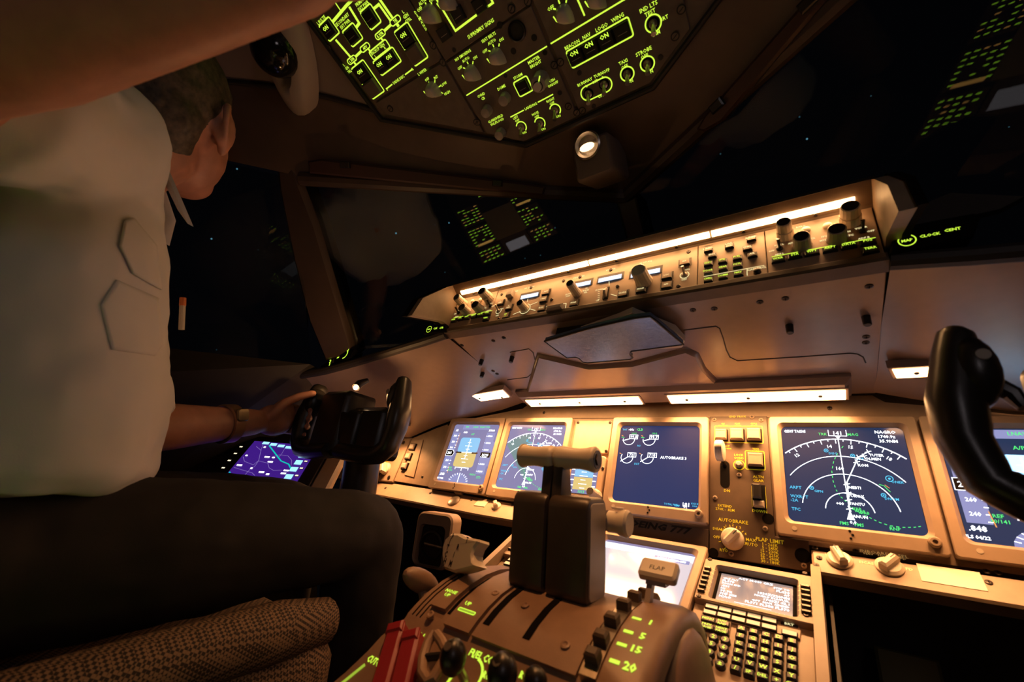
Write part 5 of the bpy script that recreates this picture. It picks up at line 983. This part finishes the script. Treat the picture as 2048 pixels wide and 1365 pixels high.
# ceiling lining between overhead panel and windows
Oe=[(0,-0.377,0.590),(-0.126,-0.377,0.590),(-0.26,-0.455,0.625),(-0.394,-0.529,0.660),(-0.397,-0.545,0.667),(-0.40,-0.72,0.742),(-0.40,-1.06,0.894)]
Te=[(0,-0.165,0.560),(-0.15,-0.262,0.562),(-0.38,-0.405,0.572),(-0.634,-0.562,0.584),(-1.00,-0.97,0.600),(-1.05,-1.04,0.603),(-1.13,-1.17,0.61)]
def lining(s):
    rows=[]
    for k in range(8):
        f=k/7; rows.append([Vector((s*(a[0]+(c[0]-a[0])*f),a[1]+(c[1]-a[1])*f,a[2]+(c[2]-a[2])*f+(0.007,0.007,0.007,0.015,0.085,0.085,0.085)[i]*math.sin(math.pi*f))) for i,(a,c) in enumerate(zip(Oe,Te))])
    if s<0: rows=rows[::-1]
    b=M(); b.loft([r[:5] for r in rows],FRAMEP,caps=False,closed=False); b.loft([r[4:] for r in rows],BEIGE,caps=False,closed=False)
    b.tube([r[4]+Vector((0,0,-0.001)) for r in rows],0.006,DARK,8); return b
BEIGE=mat('beige_headliner',(0.27,0.20,0.165),0.6,noise=0.06,nscale=20); FRAMEP=mat('window_frame_cover',(0.125,0.078,0.055),0.5,noise=0.1,nscale=20)
o=lining(1).make('ceiling',None,60); struct(o); o=lining(-1).make('ceiling',None,60); struct(o)
b=M(); b.loft([[Vector((-1.13,-1.17,0.61)),Vector((-0.40,-1.06,0.90)),Vector((0.40,-1.06,0.90)),Vector((1.13,-1.17,0.61))],[Vector((-1.2,-2.3,0.7)),Vector((-0.5,-2.3,1.0)),Vector((0.5,-2.3,1.0)),Vector((1.2,-2.3,0.7))]],LINING,caps=False,closed=False); struct(b.make('ceiling',None,0))
# posts
def post(name,F,pts,w0,w1,m=POST): b=M(); b.prism(F,pts,w0,w1,m,0.012); return struct(b.make(name,None,50))
lp=onpane(WL,[(598,338),(640,450),(672,560),(704,668),(716,712),(652,722),(618,640),(588,520),(560,380),(540,200),(575,210)])
post('trim_1',WL,lp,-0.05,0.012); post('trim_2',WR2,[(-u,v) for u,v in lp],-0.05,0.012)
b=M(); cy=lambda z:(0.253-0.648*z)/0.661
b.loft([[Vector((x,cy(z)+d,z)) for x,d in ((-0.022,-0.010),(0.022,-0.010),(0.03,0.05),(-0.03,0.05))] for z in (0.56,0.45,0.30,0.20)],POST); struct(b.make('trim_3',None))
# header trim under each lining edge, then the visor rails
for s in (1,-1):
    P=[Vector((s*x,y,z)) for x,y,z in Te[:4]]; b=M(); b.tube([p+Vector((0,0.004,-0.004)) for p in P],0.016,POST,10); struct(b.make('trim_4' if s>0 else 'trim_5',None))
MAR=mat('maroon_rail',(0.055,0.022,0.018),0.45)
for F,pp,l in ((WL,[(612,322),(640,318),(1060,368),(1092,374),(1086,392),(1040,388),(615,347)],'dark sun visor rail along top of left windshield'),(WR2,[(1388,262),(1405,232),(1660,-60),(1700,-60),(1440,246),(1404,266)],'dark sun visor rail along top of right windshield')):
    t=thing('visor_rail',l,'rail',F.p(0,0),'sun visor rails'); b=M(); b.prism(F,[F.m(*p,0.035) for p in pp],0.012,0.030,MAR,0.004); b.make('rail',t)
    P=[F.m(*p,0.035) for p in pp]; a=Vector(P[1]); c=Vector(P[2])
    for k in (0.12,0.85): q=a.lerp(c,k); b=M(); b.box(F,q.x,q.y-0.006,0.030,0.022,0.014,0.008,BLACK,0.002); b.make('clip',t)
# map light on the centre line
t=thing('map_light','brown box map lamp with lit bulb hanging below overhead panel','lamp',(0,-0.3,0.56))
F=Fr(deep(1184,318,0.775),(1,0,0),(0,-0.42,0.91)); b=M()
ml=[F.m(*p) for p in ((1133,272),(1205,262),(1215,345),(1145,352))]
b.prism(F,rrect(0.0,0.002,0.076,0.074,0.010,4),-0.085,0.0,LINING,0.006); b.make('housing',t,50)
u,v=F.m(1175,291); b=M(); b.lathe(F,u,v,[(0.024,0.0),(0.026,0.003),(0.023,0.005),(0.020,0.001),(0.012,-0.004),(0.004,-0.006)],STEEL,28); b.make('reflector',t,60)
b=M(); BULB=glow('map_bulb',(1.0,0.62,0.32),3.0); b.blob(F.p(u,v-0.004,0.004),(0.015,0.006,0.008),BULB,14); b.make('bulb',t)
# round eyeball vent in the ceiling
t=thing('eyeball_vent','round black eyeball air vent in ceiling left of overhead panel','vent',(-0.487,-0.716,0.71)); c=Vector((-0.484,-0.716,0.706)); F=Fr(c,(0.9,-0.4,0.15),(0.3,-0.8,0.45))
VENTM=mat('vent_collar',(0.42,0.34,0.29),0.5); b=M(); b.lathe(F,0,0,[(0.105,-0.05),(0.098,-0.016),(0.072,0.002),(0.054,0.004),(0.048,-0.010)],VENTM,30); b.make('collar',t,60)
b=M(); b.blob(c,(0.046,0.046,0.046),mat('gloss_black',(0.01,0.009,0.009),0.12),24); b.make('ball',t,180)

# ================================================================== LEFT SIDE
EF=Fr((-0.85,-0.39,-0.057),(0.75,0.66,0),(-0.563,0.623,0.698))
b=M(); b.prism(EF,[(-0.26,-0.17),(0.13,-0.17),(0.13,0.16),(-0.26,0.16)],-0.09,-0.021,DARK,0.01); struct(b.make('side_console',None))  # wedge of the side console under the tilted screen
t=thing('side_display','tilted side screen showing purple route map left of the yoke','display',EF.p(0,0))
q=[EF.m(*p) for p in ((505,884),(622,918),(583,958),(450,955))]; u0=(q[0][0]+q[3][0])/2; u1=max(q[1][0],q[2][0]); v1=max(q[0][1],q[1][1])+0.004; v0=min(q[2][1],q[3][1])-0.10
b=M(); b.prism(EF,rrect((u0+u1)/2,(v0+v1)/2,u1-u0+0.062,v1-v0+0.05,0.006,3),-0.02,-0.003,BLACK,0.002)
b.make('bezel',t)
b=M(); du,dv=u1-u0,v1-v0; cu,cv=(u0+u1)/2,(v0+v1)/2; b.quad(EF,cu,cv,du,dv,-0.001,MAPS); L=0.0
e=lambda x,y:EF.m(420+x/7.877,860+y/7.877)
for P,wd,m in (([(935,250),(1000,335),(1080,440),(1120,490),(1240,540),(1275,610)],0.0030,STEAL),([(300,665),(325,740)],0.003,STEAL),([(730,265),(805,325),(765,490),(700,580),(640,610),(520,740)],0.0010,SLAV),([(520,430),(540,500),(680,555),(760,490),(860,515),(910,525)],0.0010,SLAV),([(1000,420),(1100,395),(1230,410),(1290,480),(1280,560)],0.0010,SLAV),([(910,525),(930,600),(1000,640),(1130,635)],0.0010,SLAV),([(370,595),(520,640),(660,680),(700,720)],0.0010,SLAV),([(840,235),(800,330)],0.0008,SLAV),([(1180,300),(1130,380),(1080,440)],0.0008,SLAV)):
    b.line(EF,[e(*p) for p in P],L,wd,m)
for x,y,a in ((900,430,1),(950,505,1),(460,560,1),(808,668,1),(905,700,.6),(880,755,1),(1200,640,1),(1155,685,1),(575,408,.4),(865,275,.4),(1000,438,.5),(650,608,.4)): u,v=e(x,y); b.quad(EF,u,v,0.012*a,0.0045,L+0.0002,SW)
for i in range(4): u,v=e(885+i*120,212+i*22); b.quad(EF,u,v,0.0165,0.010,L+0.0002,SLB)
for x,y in ((1465,408),(1395,512),(1320,620),(1240,735)): u,v=e(x,y); b.quad(EF,u,v,0.017,0.016,L+0.0002,SLB)
b.make('screen',t,0)
for x,y in ((490,272),(398,378),(300,488),(202,603),(97,720),(1513,493),(1440,602),(1366,717)): u,v=e(x,y); b=M(); b.box(EF,u,v,-0.004,0.0090,0.0062,0.004,BLACK,0.001,glow('bezel_key_lamp',(1,0.85,0.55),1.5)); b.make('bezel_key',t)
b=M(); b.prism(EF,[(u1+0.030,v0),(u1+0.075,v0),(u1+0.075,v1+0.02),(u1+0.030,v1+0.02)],-0.03,-0.006,BEZEL,0.006); struct(b.make('trim_6',None))
# small placard and latch on the dark sill
t=thing('sill_latch','small latch with cream placard on dark left window sill','latch',sight(505,783,-0.95)); c=sight(503,784,-0.95); F=Fr(c,(0.7,0.7,0),(0,0,1)); b=M(); b.box(F,0,0,0,0.018,0.022,0.003,KNOB); b.make('placard',t); b=M(); b.tube([F.p(0.005,0.02,0),F.p(0.02,0.035,0.01),F.p(0.03,0.03,0)],0.006,STEEL,8); b.make('hook',t)
b=M(); b.loft([[Vector((-1.22,-1.6,0.16)),Vector((-1.22,-1.10,0.16)),Vector((-0.83,-0.34,0.20)),Vector((-0.86,-0.18,0.16))],[Vector((-1.15,-1.6,0.02)),Vector((-1.10,-1.0,0.02)),Vector((-0.93,-0.45,0.04)),Vector((-0.93,-0.22,0.04))],[Vector((-1.2,-1.6,-0.75)),Vector((-1.2,-1.0,-0.75)),Vector((-1.2,-0.5,-0.75)),Vector((-1.2,0.1,-0.75))]][::-1],DARK,caps=False,closed=False); struct(b.make('wall_left',None,0))
b=M(); b.loft([[Vector((1.22,-1.6,0.16)),Vector((1.22,-1.10,0.16)),Vector((0.83,-0.34,0.20)),Vector((0.95,0.1,0.16))],[Vector((1.2,-1.6,-0.75)),Vector((1.2,-1.0,-0.75)),Vector((1.2,-0.5,-0.75)),Vector((1.2,0.1,-0.75))]],DARK,caps=False,closed=False); struct(b.make('wall_right',None,0))
b=M(); b.box(Fr((0,-1.1,-0.80),X1,(0,1,0)),0,0,0,2.6,2.6,0.05,DARK); struct(b.make('floor',None,0))
b=M(); b.extrude_x([(0.20,-0.75),(0.23,-0.75),(0.23,0.30),(0.20,0.30)],-1.3,1.3,DARK); struct(b.make('wall_front',None,0))
b=M(); b.extrude_x([(-2.33,-0.75),(-2.30,-0.75),(-2.30,1.05),(-2.33,1.05)],-1.3,1.3,LINING); struct(b.make('wall_back',None,0))
# stars beyond the glass
SM=glow('star_light',(0.16,0.42,0.62),0.9); SM2=glow('star_light_faint',(0.10,0.26,0.36),0.30)
for i,(x,y,r,m) in enumerate(((423,478,2.6,SM),(792,467,2.8,SM),(898,446,2.2,SM),(870,450,1.6,SM2),(1110,456,2.2,SM2),(1050,517,1.8,SM2),(1081,511,1.8,SM2),(1040,495,1.6,SM2),(1599,234,2.8,SM2),(1614,278,3.0,SM),(1441,308,2.4,SM2),(1742,192,2.2,SM2),(1392,272,1.8,SM2),(2018,254,2.2,SM2),(474,338,2.4,SM),(433,700,1.4,SM2),(890,545,1.6,SM2),(516,500,1.2,SM2))):
    b=M(); b.blob(deep(x,y,60),r/FOC*60*0.55,m,10); tag(b.make('star',None),'faint bluish star in the black night sky beyond the windows','star','stars outside the windows')

# ================================================================== PILOT
def organic(b,name,voxel,smooth,m,parent=None,disp=None,label=None):
    o=b.make(name,parent,0)
    r=o.modifiers.new('union','REMESH'); r.mode='VOXEL'; r.voxel_size=voxel; r.use_smooth_shade=True
    s=o.modifiers.new('relax','SMOOTH'); s.factor=0.5; s.iterations=smooth
    if disp:
        for k,(tp,sz,st) in enumerate(disp):
            tx=bpy.data.textures.new(name+'_folds%d'%k,tp); tx.noise_scale=sz
            d=o.modifiers.new('folds','DISPLACE'); d.texture=tx; d.strength=st; d.mid_level=0.5; d.texture_coords='LOCAL'
    return o
V=Vector
def bone(b,P,rad,m,seg=18):
    b.tube(P,rad,m,seg)
    for p,r in zip(P,rad if isinstance(rad,(list,tuple)) else [rad]*len(P)): b.blob(p,r*0.985,m,14)
Hc=V((-0.540,-0.805,0.475))+CX*-0.013+V((0,0,0.024)); fd=V((-0.66,0.64,0.36)).normalized(); lat=V((0.64,0.66,0.0)); lat=(lat-fd*lat.dot(fd)).normalized(); hup=lat.cross(fd); HR=Matrix((lat,fd,hup)).transposed()
HS=1.10
h=lambda x,y,z: Hc+(lat*x+fd*y+hup*z)*HS
RS,RE,RW=V((-0.385,-0.895,0.315)),V((-0.225,-0.995,0.225)),deep(600,-66,0.300)
LS,LE,LW=V((-0.715,-0.80,0.28)),V((-0.645,-0.72,-0.016)),V((-0.722,-0.492,0.024))
b=M()
# head: skull, face, jaw, nose, brow, lips, chin, ears
b.blob(h(0,-0.012,0.022),(0.0836,0.1056,0.0990),SKIN,24,HR); b.blob(h(0,0.030,-0.030),(0.0682,0.0704,0.0880),SKIN,20,HR); b.blob(h(0,0.052,-0.085),(0.0396,0.0374,0.0308),SKIN,16,HR)
b.tube([h(0,0.088,0.012),h(0,0.110,-0.022),h(0,0.098,-0.034)],[0.008,0.014,0.011],SKIN,10); b.blob(h(0,0.084,0.028),(0.0572,0.0154,0.0110),SKIN,12,HR)
b.blob(h(0,0.092,-0.055),(0.0264,0.0110,0.0066),SKIN,10,HR); b.blob(h(0,0.090,-0.066),(0.0220,0.0110,0.0066),SKIN,10,HR)
for s in (-1,1): b.blob(h(s*0.081,-0.010,-0.008),(0.0085,0.0210,0.0340),SKIN,14,HR@Matrix.Rotation(s*-0.45,3,'Z')); b.tube([h(s*0.080,0.004,-0.030),h(s*0.088,-0.020,-0.020),h(s*0.092,-0.030,0.004),h(s*0.089,-0.022,0.026),h(s*0.080,0.000,0.026)],[0.005,0.0055,0.006,0.006,0.005],SKIN,10); b.blob(h(s*0.076,-0.002,-0.036),(0.0088,0.0110,0.0121),SKIN,10,HR); b.blob(h(s*0.031,0.080,0.010),(0.0165,0.0132,0.0121),SKIN,10,HR)
NB=V((-0.54,-0.875,0.335)); bone(b,[h(0,-0.030,-0.055),NB,V((-0.545,-0.885,0.24))],[0.060,0.064,0.09],SKIN)
b.blob(V((-0.55,-0.87,0.10)),(0.15,0.085,0.20),SKIN,18); bone(b,[RS,V((-0.545,-0.88,0.29)),LS],[0.05,0.06,0.05],SKIN)
bone(b,[RS,RE],[0.052,0.046],SKIN); d=(RW-RE); bone(b,[RE,RE+d*0.3,RE+d*0.7,RW],[0.046,0.049,0.038,0.029],SKIN)
bone(b,[LS,LE],[0.050,0.044],SKIN); d=(LW-LE); bone(b,[LE,LE+d*0.3,LE+d*0.7,LW],[0.042,0.042,0.034,0.028],SKIN)
def finger(P,r): bone(b,P,[r*(1.08-0.09*i) for i in range(len(P))],SKIN,10)
# left hand closed round the left horn of the yoke
HC=V((-0.728,-0.397,0.046)); pa=V((-0.738,-0.428,0.044)); b.blob((LW+pa)/2+V((0,0.012,0)),(0.026,0.042,0.036),SKIN,16); b.blob(pa,(0.020,0.030,0.042),SKIN,16)
for i,(dz,ln,r) in enumerate(((0.036,1.0,0.0092),(0.016,1.06,0.0095),(-0.004,1.0,0.0090),(-0.022,0.85,0.0080))):
    c=HC+V((0,0,dz-0.008)); finger([c+V((-0.024,-0.028,0)),c+V((-0.036*ln,-0.002,-0.002)),c+V((-0.024*ln,0.026*ln,-0.004)),c+V((0.006,0.031*ln,-0.006)),c+V((0.024*ln,0.014,-0.008))],r)
finger([LW+V((0.014,0.03,0.02)),V((-0.712,-0.440,0.076)),V((-0.702,-0.415,0.094)),V((-0.690,-0.392,0.104))],0.0115)
# right hand reaching towards the overhead switches
hd=(RW-RE).normalized(); pn=V((0.2,0.5,-0.6)); sd=hd.cross(pn).normalized(); pc=RW+hd*0.05; b.tube([RW,RW+hd*0.03,RW+hd*0.085],[0.029,0.038,0.036],SKIN,14,0.5,up=sd)
for i,k in enumerate((-0.030,-0.010,0.010,0.029)):
    a=RW+hd*0.082+sd*k; ln=(0.9,1.05,1.0,0.8)[i]; finger([a,a+hd*0.035*ln,a+hd*0.058*ln+pn*0.010,a+hd*0.075*ln+pn*0.022],0.0088)
finger([RW+hd*0.025+sd*-0.032,RW+hd*0.05+sd*-0.052,RW+hd*0.078+sd*-0.058],0.0105)
# lower body core and feet
for s,hx,kx in ((1,-0.46,-0.405),(-1,-0.63,-0.685)):
    bone(b,[V((hx,-0.86,-0.165)),V((kx,-0.40,-0.165))],[0.075,0.045],SKIN); bone(b,[V((kx,-0.40,-0.165)),V((kx,-0.345,-0.66))],[0.045,0.03],SKIN); b.blob(V((kx,-0.30,-0.715)),(0.04,0.12,0.032),SKIN,14)
b.blob(V((-0.545,-0.87,-0.12)),(0.15,0.10,0.10),SKIN,16)
body=organic(b,'person',0.0042,4,SKIN)
tag(body,'person in white short-sleeved shirt seated at left, one hand on the yoke, other arm raised','person')
b=M(); b.blob(h(0,-0.022,0.036),(0.0897,0.1100,0.1012),HAIR,26,HR); b.blob(h(0,-0.050,-0.040),(0.066,0.056,0.050),HAIR,20,HR); b.blob(h(0,-0.058,-0.012),(0.0814,0.0616,0.0638),HAIR,20,HR)
for s in (-1,1): b.blob(h(s*0.070,0.012,0.006),(0.0110,0.0132,0.0330),HAIR,12,HR)
hair=organic(b,'hair',0.0045,3,HAIR,body,[('CLOUDS',0.018,0.006)])
for s in (-1,1): b=M(); b.blob(h(s*0.031,0.086,0.010),0.0115,mat('eye_white',(0.7,0.65,0.6),0.2),12); b.blob(h(s*0.031,0.0955,0.010),(0.005,0.005,0.005),BLACK,10); b.make('eye',body,180)
# shirt
def ell(c,a,bb,tilt=0.0,n=28): return [V((c[0]+a*math.cos(R(k*360/n)),c[1]+bb*math.sin(R(k*360/n)),c[2]+tilt*bb*math.sin(R(k*360/n)))) for k in range(n)]
b=M(); b.loft([ell((-0.548,-0.842,-0.100),0.182,0.135),ell((-0.548,-0.835,-0.070),0.198,0.142),ell((-0.55,-0.838,-0.02),0.200,0.140),ell((-0.55,-0.850,0.08),0.196,0.130),ell((-0.55,-0.868,0.18),0.200,0.126),ell((-0.55,-0.880,0.25),0.196,0.112),ell((-0.548,-0.885,0.31),0.160,0.092),ell((-0.545,-0.880,0.345),0.095,0.074),ell((-0.542,-0.870,0.365),0.068,0.066)],SHIRT)
bone(b,[V((-0.46,-0.885,0.275)),RS,RS+(RE-RS)*0.62],[0.095,0.080,0.074],SHIRT); bone(b,[V((-0.64,-0.86,0.255)),LS,LS+(LE-LS)*0.70],[0.095,0.078,0.070],SHIRT)
b.tube([RS+(RE-RS)*0.55,RS+(RE-RS)*0.80],[0.072,0.070],SHIRT,24); b.tube([LS+(LE-LS)*0.6,LS+(LE-LS)*0.95],[0.068,0.066],SHIRT,24)
b.tube([V((-0.545,-0.745,-0.05)),V((-0.545,-0.737,0.05)),V((-0.545,-0.742,0.16)),V((-0.542,-0.785,0.29))],0.010,SHIRT,8)
shirt=organic(b,'shirt',0.008,5,SHIRT,body,[('CLOUDS',0.16,0.030),('CLOUDS',0.07,0.012)])
b=M()   # collar
b.loft([[V((p.x,p.y,p.z)) for p in ell((-0.540,-0.866,0.345),0.074,0.070,-0.35)],ell((-0.540,-0.862,0.392),0.069,0.066,-0.35)],SHIRT,caps=False)
for s in (-1,1):
    b.loft([[V((-0.540+s*0.012,-0.795,0.368)),V((-0.540+s*0.060,-0.820,0.385)),V((-0.540+s*0.055,-0.760,0.300)),V((-0.540+s*0.020,-0.770,0.330))],[V((-0.540+s*0.012,-0.789,0.366)),V((-0.540+s*0.062,-0.814,0.383)),V((-0.540+s*0.057,-0.752,0.298)),V((-0.540+s*0.020,-0.763,0.328))]],SHIRT)
o=b.make('collar',shirt,60); so=o.modifiers.new('thick','SOLIDIFY'); so.thickness=0.003
# chest pocket with flap on the near side, laid on the cloth
bpy.context.view_layer.update(); _dg=bpy.context.evaluated_depsgraph_get(); _se=shirt.evaluated_get(_dg); _mi=_se.matrix_world.inverted()
def on_shirt(x,y,lift):
    d=(CX*((x-1024)/FOC)+CY*((y-682.5)/FOC)+CZ).normalized(); o=_mi@CAM; e=_mi@(CAM+d)
    ok,p,nr,_=_se.ray_cast(o,(e-o).normalized()); return _se.matrix_world@(p+nr*lift) if ok else None
for nm,pp,off_ in (('pocket',((232,560),(314,596),(322,690),(308,712),(222,700),(200,610)),0.0010),('pocket_flap',((246,442),(262,436),(308,490),(318,580),(262,548),(236,492)),0.0026)):
    c=(sum(x for x,y in pp)/len(pp),sum(y for x,y in pp)/len(pp)); N=8; J=6; n4=len(pp)*J; vs=[on_shirt(*c,off_)]
    for k in range(1,N+1):
        for i in range(len(pp)):
            for j in range(J):
                q=[pp[i][a]+(pp[(i+1)%len(pp)][a]-pp[i][a])*j/J for a in (0,1)]; vs.append(on_shirt(c[0]+(q[0]-c[0])*k/N,c[1]+(q[1]-c[1])*k/N,off_))
    g=vs[0]; last=g
    for i,v in enumerate(vs):
        if v is None or (v-g).length>0.085: vs[i]=last
        else: last=v
    fs=[(0,1+i,1+(i+1)%n4) for i in range(n4)]+[(1+k*n4+i,1+(k+1)*n4+i,1+(k+1)*n4+(i+1)%n4,1+k*n4+(i+1)%n4) for k in range(N-1) for i in range(n4)]
    b=M(); b.add(vs,fs,SHIRT); o=b.make(nm,shirt,80); so=o.modifiers.new('thick','SOLIDIFY'); so.thickness=0.002; so.offset=0
# trousers
b=M()
b.blob(V((-0.545,-0.865,-0.155)),(0.195,0.135,0.095),TROU,22); b.blob(V((-0.545,-0.80,-0.150)),(0.175,0.12,0.075),TROU,18)
for hx,kx in ((-0.465,-0.408),(-0.63,-0.685)):
    bone(b,[V((hx,-0.84,-0.168)),V(((hx+kx)/2,-0.62,-0.165)),V((kx,-0.440,-0.158)),V((kx,-0.392,-0.166))],[0.098,0.088,0.073,0.070],TROU)
    bone(b,[V((kx,-0.392,-0.168)),V((kx,-0.385,-0.26)),V((kx,-0.37,-0.45)),V((kx,-0.355,-0.66))],[0.068,0.064,0.062,0.060],TROU)
organic(b,'trousers',0.0075,5,TROU,body,[('CLOUDS',0.09,0.012)])
b=M()
for kx in (-0.408,-0.685): b.blob(V((kx,-0.295,-0.712)),(0.048,0.135,0.040),BLACK,16)
b.make('shoes',body,60)
# bracelet watch on the left wrist, pen in the pocket
d=(LW-LE).normalized(); c=LE.lerp(LW,0.74); t=thing('wristwatch','metal wristwatch on the pilot forearm near the yoke','watch',c)
wf=Fr(c,d.cross(V((0,0,1))),d.cross(d.cross(V((0,0,1))))) 
b=M(); xs=d.cross(V((0,0,1))).normalized(); ys=d.cross(xs); rings=[]
BR=mat('brushed_bracelet',(0.45,0.26,0.16),0.35,0.7)
for r_,o_2 in ((0.0355,-0.012),(0.0395,-0.011),(0.0395,0.011),(0.0355,0.012)): rings.append([c+d*o_2+xs*(r_*math.cos(R(a)))+ys*(r_*math.sin(R(a))) for a in range(0,360,12)])
b.loft(rings,BR,caps=False); b.make('band',t,50)
ca=CAM-c; ca=(ca-d*ca.dot(d)).normalized(); b=M(); g=Fr(c+ca*0.038+V((0,0,0.014)),d,d.cross(ca)*-1); b.box(g,0,0.002,-0.002,0.026,0.026,0.005,mat('watch_case',(0.22,0.17,0.10),0.3,0.6),0.002,r=0.006); b.make('face',t,50)
t=thing('pen','white pen with orange cap clipped at the shirt front','pen',sight(364,630,-0.56)); b=M(); b.tube([sight(363,660,-0.56),sight(365,612,-0.56)],0.0042,IVORY,10); b.make('barrel',t); b=M(); b.tube([sight(365,612,-0.56),sight(366,596,-0.56)],[0.0048,0.0045],mat('orange_cap',(0.75,0.2,0.05),0.4),10); b.make('cap',t)
# seat
WV=bpy.data.materials.new('seat_mesh'); WV.use_nodes=True; nt=WV.node_tree; bs=nt.nodes['Principled BSDF']; bs.inputs['Roughness'].default_value=0.8
tc=nt.nodes.new('ShaderNodeTexCoord'); ck=nt.nodes.new('ShaderNodeTexChecker'); ck.inputs['Scale'].default_value=290; ck.inputs[1].default_value=(0.30,0.18,0.105,1); ck.inputs[2].default_value=(0.03,0.018,0.012,1)
mp=nt.nodes.new('ShaderNodeMapping'); mp.inputs['Rotation'].default_value=(0.6,0.5,0.78); nt.links.new(tc.outputs['Object'],mp.inputs[0]); nt.links.new(mp.outputs[0],ck.inputs[0]); nt.links.new(ck.outputs[0],bs.inputs['Base Color'])
t=thing('pilot_seat','woven dark brown pilot seat under the person at left','seat',(-0.55,-0.8,-0.75))
b=M()
for x0,x1,y0,y1,z0,z1 in ((-0.79,-0.325,-1.00,-0.45,-0.40,-0.276),):
    b.loft([[V((x,y,z)) for x,y in rrect((x0+x1)/2,(y0+y1)/2,(x1-x0)-2*k,(y1-y0)-2*k,0.06,6)] for z,k in ((z0,0.01),(z0+0.02,0.0),(z1-0.045,0.0),(z1-0.015,0.012),(z1,0.04))],WV)
b.tube([V((-0.355,-0.98,-0.280)),V((-0.350,-0.75,-0.275)),V((-0.352,-0.55,-0.268)),V((-0.365,-0.475,-0.275))],[0.028,0.036,0.038,0.032],WV,14)
b.make('cushion',t,60)
b=M(); b.tube([V((-0.322,-0.98,-0.385)),V((-0.320,-0.52,-0.385)),V((-0.34,-0.455,-0.385))],0.007,TROU,8); b.make('piping',t)
b=M(); b.loft([[V((x,y,z)) for x,y in rrect(-0.55,yc,w_,0.10,0.04,5)] for z,yc,w_ in ((-0.28,-1.06,0.44),(0.0,-1.085,0.46),(0.35,-1.13,0.44),(0.50,-1.15,0.36))],WV); b.make('backrest',t,60)
b=M(); b.box(Fr((-0.55,-0.78,-0.75),X1,(0,1,0)),0,0,0.0,0.34,0.40,0.35,BLACK,0.01); b.make('pedestal',t)
